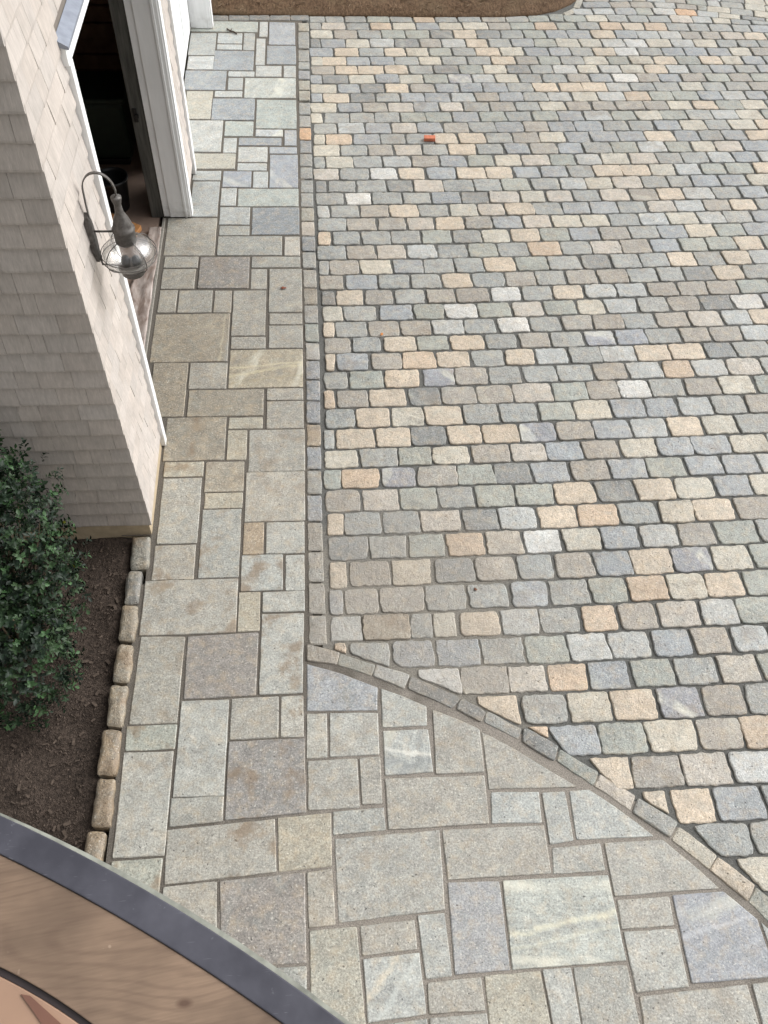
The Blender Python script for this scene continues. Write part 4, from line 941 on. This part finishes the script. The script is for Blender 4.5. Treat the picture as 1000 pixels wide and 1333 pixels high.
mb = MB(); mb.lathe((-1.86, 7.32, -0.012), [(0.105, 0.0), (0.11, 0.02), (0.14, 0.30), (0.15, 0.305), (0.15, 0.33), (0.138, 0.33), (0.135, 0.30), (0.10, 0.03)]); b0 = mb.build('bucket_body', M_black, bk)
mb = MB(); mb.tube([(-1.86 + 0.15 * math.cos(a), 7.32 + 0.15 * math.sin(a) * 0.9, 0.31 + 0.02 * math.sin(a)) for a in [R(d) for d in range(180, 365, 15)]], 0.004); mb.build('handle', M_metal, bk)
gb = empty('green_bin', (-2.05, 8.25, -0.012), 'dark green bin in the shade at the back of the doorway', 'bin')
mb = MB(); mb.box(-2.34, -1.78, 8.02, 8.5, 0.05, 0.62); mb.build('bin_body', M_green, gb, 0.04)
mb = MB(); mb.box(-2.37, -1.75, 7.99, 8.53, 0.625, 0.68); mb.build('lid', M_green, gb, 0.02)
mb = MB(); mb.box(-2.30, -1.82, 8.03, 8.49, -0.012, 0.048); mb.build('base', M_black, gb, 0.01)
for k in range(7):
    mb = MB(); z = 0.02 + k * 0.165; mb.box(-3.3, -1.75 - 0.05 * (k % 2), 9.5 + 0.02 * (k % 3), 9.72, z, z + 0.15)
    o = mb.build('plank', M_brown, None, 0.006); tag(o, ('rough brown plank in the dark stack inside the garage, lowest on the floor', 'rough brown plank second from the floor in the dark garage stack', 'rough brown plank third from the floor in the dark garage stack', 'rough brown plank in the middle of the dark garage stack', 'rough brown plank third from the top of the dark garage stack', 'rough brown plank second from the top of the dark garage stack', 'rough brown plank on the very top of the dark garage stack')[k], 'plank', 'planks stacked inside the garage')

# ------------------------------------------------------------------ onion lantern
t = NT('aged_bronze'); p = t.pos(); a = t.noise(p, 40, 4, 0.65)
M_bronze = t.set(t.mix(t.rng(a, 0.35, 0.65, 0, 1), lin((74, 70, 67)), lin((104, 101, 98))), 0.5, 0.35, 0.5)
g = bpy.data.materials.new('lantern_glass'); g.use_nodes = True; gt = g.node_tree; gt.nodes.clear()
go = gt.nodes.new('ShaderNodeOutputMaterial'); gm = gt.nodes.new('ShaderNodeMixShader'); tr_ = gt.nodes.new('ShaderNodeBsdfTransparent'); gl = gt.nodes.new('ShaderNodeBsdfGlossy'); lw = gt.nodes.new('ShaderNodeLayerWeight')
tr_.inputs[0].default_value = (0.97, 0.97, 0.96, 1); gl.inputs['Roughness'].default_value = 0.14
sw_ = gt.nodes.new('ShaderNodeTexNoise'); sw_.inputs['Scale'].default_value = 55; sb_ = gt.nodes.new('ShaderNodeBump'); sb_.inputs['Strength'].default_value = 0.35; sb_.inputs['Distance'].default_value = 0.004
gt.links.new(sw_.outputs['Fac'], sb_.inputs['Height']); gt.links.new(sb_.outputs[0], gl.inputs['Normal'])
lw.inputs['Blend'].default_value = 0.35; cr = gt.nodes.new('ShaderNodeMapRange'); cr.inputs['To Min'].default_value = 0.14; cr.inputs['To Max'].default_value = 0.6
gt.links.new(lw.outputs['Facing'], cr.inputs['Value']); gt.links.new(cr.outputs[0], gm.inputs[0]); gt.links.new(tr_.outputs[0], gm.inputs[1]); gt.links.new(gl.outputs[0], gm.inputs[2]); gt.links.new(gm.outputs[0], go.inputs[0])
LX, LY = -1.0, 3.93
lamp = empty('wall_lantern', (HX, LY, 2.1), 'bronze onion lantern with a round clear globe on the shingles beside the doorway', 'lantern')
mb = MB()
pl = [(0.0, 0.155), (0.022, 0.135), (0.04, 0.05), (0.045, 0.0), (0.04, -0.05), (0.022, -0.135), (0.0, -0.155), (-0.022, -0.135), (-0.04, -0.05), (-0.045, 0), (-0.04, 0.05), (-0.022, 0.135)]
for s in (1.0,):
    n = len(pl); vs = [(HX + 0.006, LY + y, 2.125 + z) for y, z in pl] + [(HX + 0.026, LY + y, 2.125 + z) for y, z in pl] + [(HX + 0.036, LY + y * 0.6, 2.125 + z * 0.75) for y, z in pl]
    fs = [(k * n + i, k * n + (i + 1) % n, (k + 1) * n + (i + 1) % n, (k + 1) * n + i) for k in range(2) for i in range(n)] + [tuple(range(2 * n, 3 * n)), tuple(reversed(range(n)))]
    mb.add(vs, fs)
mb.build('backplate', M_bronze, lamp)
mb = MB(); pts = []
for d in range(0, 181, 10): pts.append((-1.075 - 0.08 * math.cos(R(d)), LY, 2.40 + 0.105 * math.sin(R(d))))
pts = [(HX + 0.03, LY, 2.24), (HX + 0.031, LY, 2.32)] + pts + [(-0.997, LY, 2.385), (LX - 0.005, LY, 2.37)]
vs = []; fs = []
for i, q in enumerate(pts):                                    # a flat strap, 16 mm wide
    a = Vector(pts[max(i - 1, 0)]); b = Vector(pts[min(i + 1, len(pts) - 1)]); tn = (b - a).normalized(); nn = Vector((tn.z, 0, -tn.x)) * 0.003
    for s in (-1, 1):
        for e in (-1, 1): vs.append((q[0] + nn.x * e, q[1] + 0.009 * s, q[2] + nn.z * e))
for i in range(len(pts) - 1):
    k = i * 4
    for a, b in ((0, 1), (1, 3), (3, 2), (2, 0)): fs.append((k + a, k + b, k + 4 + b, k + 4 + a))
mb.add(vs, fs); mb.build('hook_arm', M_bronze, lamp)
mb = MB(); mb.tube([(HX + 0.03, LY, 2.165), (LX - 0.05, LY, 2.165)], 0.006); mb.build('cross_bar', M_bronze, lamp)
mb = MB(); mb.tube([(HX + 0.03, LY, 2.03), (HX + 0.035, LY, 1.955), (LX - 0.04, LY, 1.945)], 0.006); mb.build('lower_bar', M_bronze, lamp)
mb = MB(); mb.lathe((LX, LY, 0), [(0.052, 2.100), (0.056, 2.106), (0.056, 2.170), (0.060, 2.173), (0.060, 2.186), (0.053, 2.192), (0.048, 2.215), (0.037, 2.248), (0.022, 2.280), (0.018, 2.325), (0.027, 2.362), (0.027, 2.370), (0.0, 2.372)], 28)
mb.build('chimney_cap', M_bronze, lamp)
mb = MB(); mb.lathe((LX, LY, 0), [(0.06, 1.945), (0.098, 1.962), (0.128, 1.992), (0.138, 2.025), (0.130, 2.06), (0.105, 2.09), (0.055, 2.108)], 32, cap=False); mb.build('globe', g, lamp)
mb = MB(); mb.lathe((LX, LY, 0), [(0.04, 1.895), (0.062, 1.90), (0.066, 1.93), (0.075, 1.936), (0.075, 1.943), (0.03, 1.946)], 28); mb.build('base_cup', M_bronze, lamp)
for sx_ in (-0.028, 0.028):
    mb = MB(); mb.lathe((LX + sx_, LY, 0), [(0.024, 1.947), (0.024, 1.985), (0.019, 1.99), (0.019, 2.0)], 16); mb.build('socket', M_black, lamp)
for k in range(4):                                              # cage wires
    a = R(45 + 90 * k); prof = [(0.075, 1.94), (0.115, 1.965), (0.138, 1.992), (0.147, 2.025), (0.139, 2.062), (0.112, 2.095), (0.056, 2.118)]
    mb = MB(); mb.tube([(LX + r * math.cos(a), LY + r * math.sin(a), z) for r, z in prof], 0.0025, 6); mb.build('cage_wire', M_bronze, lamp)
for r_, z_ in ((0.147, 2.012), (0.147, 2.04)):
    mb = MB(); mb.tube([(LX + r_ * math.cos(R(d)), LY + r_ * math.sin(R(d)), z_) for d in range(0, 361, 12)], 0.0025, 6, caps=False); mb.build('cage_ring', M_bronze, lamp)

# ------------------------------------------------------------------ shrub
t = NT('glossy_leaf'); a = t.n('ShaderNodeAttribute', attribute_name='col'); M_leaf = t.set(a.outputs['Color'], 0.48, 0, 0.28)
M_stem = simple('shrub_stem', (84, 72, 56), 0.9)
shrub = empty('evergreen_shrub', (-1.95, 2.75, -0.03), 'dense dark green shrub with glossy leaves in the planting bed by the house', 'shrub')
lr = random.Random(21); LV = []; LF = []; LC = []
lobes = [((-1.92, 2.88, 0.70), (0.44, 0.48, 0.66)), ((-1.88, 2.42, 0.42), (0.42, 0.44, 0.48)), ((-2.3, 2.55, 0.6), (0.5, 0.6, 0.62)), ((-1.70, 3.10, 1.04), (0.20, 0.22, 0.30)), ((-1.68, 2.72, 0.55), (0.24, 0.3, 0.40)), ((-2.02, 3.08, 1.16), (0.36, 0.30, 0.36)), ((-1.74, 2.36, 0.3), (0.22, 0.34, 0.3)), ((-2.5, 2.95, 0.7), (0.5, 0.5, 0.6))]
def leaf(p, d, up, L, W, col):
    s = d.cross(up).normalized(); u2 = s.cross(d).normalized(); n = len(LV)
    m = p + d * (L * 0.5)
    for q in (p, m - s * (W * 0.5) + u2 * (0.12 * L), p + d * L - u2 * (0.1 * L), m + s * (W * 0.5) + u2 * (0.12 * L), m, p + d * (L * 0.8) - s * W * 0.28 + u2 * 0.04 * L, p + d * (L * 0.8) + s * W * 0.28 + u2 * 0.04 * L): LV.append(tuple(q))
    for f in ((0, 1, 4), (0, 4, 3), (1, 5, 4), (4, 5, 2), (4, 2, 6), (4, 6, 3)): LF.append(tuple(n + i for i in f))
    LC.extend([col] * 7)
NSPR = 5000
tw = MB()
for k in range(NSPR):
    (c, r) = lr.choices(lobes, weights=[q[1][0] * q[1][1] * q[1][2] for q in lobes])[0]
    v = Vector((lr.gauss(0, 1), lr.gauss(0, 1), lr.gauss(0, 1))).normalized()
    if v.z < -0.75: v.z *= -0.5
    rad = lr.uniform(0.55, 1.0) ** 0.6 * (1 + 0.13 * mnoise.noise(Vector(v) * 2.3 + Vector(c) * 4))
    p = Vector((c[0] + v.x * r[0] * rad, c[1] + v.y * r[1] * rad, max(0.0, c[2] + v.z * r[2] * rad)))
    if p.y > 3.44: continue
    ax = (v + Vector((lr.gauss(0, 0.35), lr.gauss(0, 0.35), lr.gauss(0.35, 0.3)))).normalized()
    young = lr.random() < 0.10
    base = lin(lr.choice(((32, 48, 32), (27, 42, 29), (40, 58, 38), (24, 37, 27), (50, 70, 44))))
    if young: base = lin((62, 90, 56))
    n = lr.randint(5, 9)
    for j in range(n):
        a = j * 2.4 + lr.uniform(-0.4, 0.4); s1 = ax.orthogonal().normalized(); s2 = ax.cross(s1)
        d = (s1 * math.cos(a) + s2 * math.sin(a) + ax * lr.uniform(0.25, 0.9)).normalized(); L = lr.uniform(0.020, 0.042)
        jj = lr.uniform(0.75, 1.25); col = tuple(x * jj for x in base) + (1,)
        if lr.random() < 0.00025: col = (*lin((206, 204, 92)), 1)
        leaf(p + ax * (j * 0.008), d, ax, L, L * lr.uniform(0.5, 0.66), col)
me = bpy.data.meshes.new('crown'); me.from_pydata(LV, [], LF); me.materials.append(M_leaf)
a = me.color_attributes.new('col', 'FLOAT_COLOR', 'POINT'); a.data.foreach_set('color', [x for c in LC for x in c])
me.polygons.foreach_set('use_smooth', [True] * len(me.polygons)); link('crown', me, shrub)
for k in range(16):
    a = lr.uniform(0, 6.28); b0 = Vector((-1.98 + 0.14 * math.cos(a), 2.7 + 0.2 * math.sin(a), -0.05)); e = Vector((-1.98 + 0.42 * math.cos(a), 2.72 + 0.5 * math.sin(a), lr.uniform(0.5, 1.0)))
    tw.tube([b0, b0.lerp(e, 0.5) + Vector((0, 0, 0.08)), e], [0.014, 0.009, 0.004], 6)
tw.build('stem', M_stem, shrub)
# chips of bark mulch on the near bed
mb = MB(); rg = random.Random(9)
for _ in range(7000):
    x = rg.uniform(-2.6, -1.36); y = rg.uniform(0.5, 3.47); s = rg.uniform(0.002, 0.006); z = -0.03 + 0.018 * n3(x, y, 6) + 0.012 * n3(x, y, 22)
    lim = -1.30 - (3.5 - y) * 0.02
    if x > -1.36: continue
    a = rg.uniform(0, 6.28); dx, dy = math.cos(a) * s, math.sin(a) * s
    mb.add([(x - dx * 1.6, y - dy * 1.6, z - 0.003), (x + dy, y - dx, z - 0.002), (x + dx * 1.6, y + dy * 1.6, z - 0.001), (x - dy * 0.4, y + dx * 0.4, z + s * 0.9)], [(0, 1, 3), (1, 2, 3), (2, 0, 3)])
for _ in range(420):                                            # larger flakes of bark
    x = rg.uniform(-2.4, -1.37); y = rg.uniform(0.7, 3.42); L = rg.uniform(0.008, 0.022); wd = L * rg.uniform(0.25, 0.5); a = rg.uniform(0, 6.28); z = -0.022 + 0.018 * n3(x, y, 6) + 0.012 * n3(x, y, 22)
    c, q = math.cos(a), math.sin(a); u = rg.uniform(-0.004, 0.006)
    mb.add([(x - c * L - q * wd, y - q * L + c * wd, z), (x + c * L - q * wd, y + q * L + c * wd, z + u), (x + c * L + q * wd, y + q * L - c * wd, z + u + 0.003), (x - c * L + q * wd, y - q * L - c * wd, z + 0.003)], [(0, 1, 2, 3)])
o = mb.build('bark_chips', simple('bark_chip', (82, 72, 64), 0.95, 0, 0.5, 60, 0, 0.2)); tag(o, 'fine dark bark chips on the planting bed', kind='stuff')

# ------------------------------------------------------------------ curved ledge under the viewer
t = NT('weathered_ledge_wood'); p = t.pos()
vr = t.n('ShaderNodeVectorRotate', rotation_type='Z_AXIS'); t.l(p, vr.inputs['Vector']); vr.inputs['Angle'].default_value = R(-8)
wn = t.noise(t.vscale(vr.outputs[0], (3.2, 15, 1)), 1.0, 2.0, 0.35, 0.25); wl = t.math('SINE', t.math('MULTIPLY', wn, 105.0))
fg = t.noise(t.vscale(vr.outputs[0], (30, 420, 60)), 1.0, 3, 0.6); bl = t.noise(p, 11, 3, 0.6); ch = t.noise(p, 70, 2)
c0 = t.mix(t.rng(bl, 0.35, 0.68, 0, 1), lin((112, 94, 79)), lin((140, 118, 99)))
c0 = t.mix(t.rng(wl, 0.2, 1.0, 0.0, 0.30), c0, lin((96, 78, 66)))
c0 = t.mul(c0, t.rng(fg, 0.3, 0.7, 0.9, 1.09)); c0 = t.mix(t.rng(ch, 0.72, 0.8, 0, 0.5), c0, lin((206, 186, 164)))
kd = t.n('ShaderNodeVectorMath', operation='DISTANCE'); sc_ = t.vscale(p, (1.0, 1.9, 0)); t.l(sc_, kd.inputs[0]); KN = (-0.130, 0.102 * 1.9, 0); kd.inputs[1].default_value = KN
c0 = t.mix(t.rng(t.math('ADD', kd.outputs['Value'], t.rng(bl, 0, 1, -0.002, 0.002)), 0.0035, 0.0095, 0.75, 0.0), c0, lin((78, 56, 46)))
t.bump(fg, 0.25, 0.001); M_lwood = t.set(c0, 0.62, 0, 0.35)
t = NT('dark_metal_edge'); p = t.pos(); a = t.noise(p, 14, 4, 0.65); b2 = t.noise(p, 90, 3, 0.6)
c0 = t.mix(t.rng(a, 0.35, 0.7, 0, 1), lin((66, 66, 74)), lin((86, 86, 95))); c0 = t.mix(t.rng(b2, 0.68, 0.78, 0, 0.35), c0, lin((170, 172, 178)))
c0 = t.mix(t.rng(t.noise(t.vscale(p, (42, 30, 1)), 1.0, 2, 0.5), 0.70, 0.73, 0.0, 0.7), c0, lin((44, 44, 50)))
sw2 = t.noise(t.vscale(p, (60, 900, 1)), 1.0, 2, 0.5); c0 = t.mix(t.rng(sw2, 0.70, 0.76, 0.0, 0.28), c0, lin((150, 150, 156)))
t.bump(b2, 0.15, 0.001); M_ledge_metal = t.set(c0, t.rng(a, 0.3, 0.7, 0.38, 0.6), 0.15, 0.5)
M_lip = simple('lichen_lip', (146, 148, 138), 0.85, 0, 0.45, 45)
M_groove = simple('black_seal', (52, 44, 44), 0.6, 0, 0.2)
M_twood = simple('tan_inner_wood', (156, 126, 105), 0.6, 0, 0.12, 12)
M_twood2 = simple('brown_inner_wood', (112, 78, 64), 0.6, 0, 0.15, 12)
ZL = 4.15
CO_, RO_ = (-0.990, -1.2388), 1.6557       # outer lip
CB_, RB_ = (-1.1204, -1.4467), 1.8967      # outer side of the metal
CI_, RI_ = (-1.1943, -1.5952), 2.0333      # inner side of the metal
CG_, RG_ = (-0.5515, -0.4192), 0.6163      # groove
def arcpts(c, r, x0, x1, n=40, d=0.0):
    out = []
    for i in range(n):
        x = x0 + (x1 - x0) * i / (n - 1); out.append((x, c[1] + math.sqrt(max(0, (r + d) ** 2 - (x - c[0]) ** 2))))
    return out
def strip(name, A, B, z0, z1, mat, parent, bevel=0.0):
    n = len(A); vs = [(x, y, z1) for x, y in A] + [(x, y, z1) for x, y in B] + [(x, y, z0) for x, y in A] + [(x, y, z0) for x, y in B]; fs = []
    for i in range(n - 1):
        fs += [(i, i + 1, n + i + 1, n + i), (2 * n + i, 3 * n + i, 3 * n + i + 1, 2 * n + i + 1), (i, 2 * n + i, 2 * n + i + 1, i + 1), (n + i, n + i + 1, 3 * n + i + 1, 3 * n + i)]
    fs += [(0, n, 3 * n, 2 * n), (n - 1, 3 * n - 1, 4 * n - 1, 2 * n - 1)]
    mb = MB(); mb.add(vs, fs); return mb.build(name, mat, parent, bevel)
ledge = empty('curved_ledge', (-0.3, 0.1, 3.2), 'curved brown wooden ledge with a dark grey metal rim below the viewer', 'ledge')
xa, xb = -0.85, 0.30
strip('rim_lip', arcpts(CO_, RO_, xa, xb), arcpts(CB_, RB_, xa, xb, 40, -0.0012), ZL - 0.05, ZL - 0.0035, M_lip, ledge)
strip('metal_rim', arcpts(CB_, RB_, xa, xb), arcpts(CI_, RI_, xa, xb, 40, -0.0005), ZL - 0.04, ZL, M_ledge_metal, ledge, 0.0012)
G0 = arcpts(CG_, RG_, -0.55, 0.03)
def onx(c, r, pts, d=0.0): return [(x, c[1] + math.sqrt(max(0, (r + d) ** 2 - (x - c[0]) ** 2))) for x, y in pts]
strip('wood_board', [(x, y - 0.0008) for x, y in onx(CI_, RI_, G0)], [(x, y) for x, y in G0], ZL - 0.045, ZL - 0.002, M_lwood, ledge, 0.001)
G1 = [(x, y - 0.0062) for x, y in G0]
strip('seal_strip', [(x, y - 0.0003) for x, y in G0], G1, ZL - 0.05, ZL - 0.006, M_groove, ledge)
G2 = [(x, y - 0.045 - (x + 0.30) * 0.02) for x, y in G0]
strip('inner_board', [(x, y - 0.0005) for x, y in G1], G2, ZL - 0.05, ZL - 0.0045, M_twood, ledge, 0.001)
mb = MB(); mb.add([(-0.270, 0.1175, ZL - 0.0030), (-0.262, 0.1158, ZL - 0.0030), (-0.205, 0.0720, ZL - 0.0030), (-0.228, 0.0720, ZL - 0.0030), (-0.270, 0.1175, ZL - 0.0042), (-0.262, 0.1158, ZL - 0.0042), (-0.205, 0.0720, ZL - 0.0042), (-0.228, 0.0720, ZL - 0.0042)],
                  [(3, 2, 1, 0), (4, 5, 6, 7), (0, 1, 5, 4), (1, 2, 6, 5), (2, 3, 7, 6), (3, 0, 4, 7)]); mb.build('wood_splice', M_twood2, ledge)
G3 = [(x, y - 0.20) for x, y in G2]
strip('white_sill', [(x, y - 0.0005) for x, y in G2], G3, ZL - 0.05, ZL - 0.006, M_white, ledge)
W0 = arcpts(CO_, RO_, -2.2, 0.55, 50, -0.05); W1 = arcpts(CO_, RO_, -2.2, 0.55, 50, -0.2)
strip('curved_wall', W0, W1, -0.15, ZL - 0.06, M_shingle if False else simple('ledge_wall_paint', (186, 178, 170), 0.8), ledge)

# ------------------------------------------------------------------ small things lying about
bf = MB(); bf.box(-0.06, 0.06, -0.03, 0.03, 0, 0.04); o = bf.build('brick_fragment', simple('red_brick', (196, 118, 90), 0.85, 0, 0.2, 40, 0.003), None, 0.006)
o.location = (1.243, 8.47, 0.006); o.rotation_euler = (R(5), R(-3), R(-6)); tag(o, 'small red brick fragment lying on the cobbled driveway', 'brick')
def fallen(name, x, y, s, col, rz, label):
    m = MB(); n = 9; vs = [(0, 0, 0.004)]; rr = random.Random(int(x * 1000))
    for i in range(n):
        a = 2 * math.pi * i / n; q = s * (0.6 if i % 2 else 1.0) * rr.uniform(0.8, 1.1); vs.append((q * math.cos(a), q * 0.75 * math.sin(a), 0.003 + rr.uniform(0, 0.4) * s))
    fs = [(0, i + 1, (i + 1) % n + 1) for i in range(n)]; m.add(vs, fs, True)
    o = m.build(name, simple(name + '_brown', col, 0.7, 0, 0.3, 60), None); o.location = (x, y, 0.004); o.rotation_euler[2] = rz; o.modifiers.new('t', 'SOLIDIFY').thickness = 0.001
    tag(o, label, 'leaf')
fallen('fallen_leaf', -0.287, 6.095, 0.03, (120, 66, 44), 0.4, 'small brown fallen leaf on a walkway slab beside the driveway edging')
fallen('fallen_leaf', 0.546, 5.486, 0.022, (178, 116, 60), 1.3, 'tiny orange leaf in a joint between the cobbles')
fallen('fallen_leaf', 1.025, 2.951, 0.018, (104, 66, 46), 2.2, 'dark curled leaf on a grey cobble')
tg = MB(); tg.tube([(-0.98, 10.86, 0.012), (-0.94, 10.80, 0.016), (-0.90, 10.79, 0.012), (-0.86, 10.74, 0.012)], 0.009, 6); tg.tube([(-0.94, 10.80, 0.014), (-0.92, 10.86, 0.014)], 0.006, 6)
o = tg.build('twig', simple('dark_twig', (66, 54, 46), 0.9)); tag(o, 'dark forked twig on the far walkway slabs by the white garage door', 'twig')
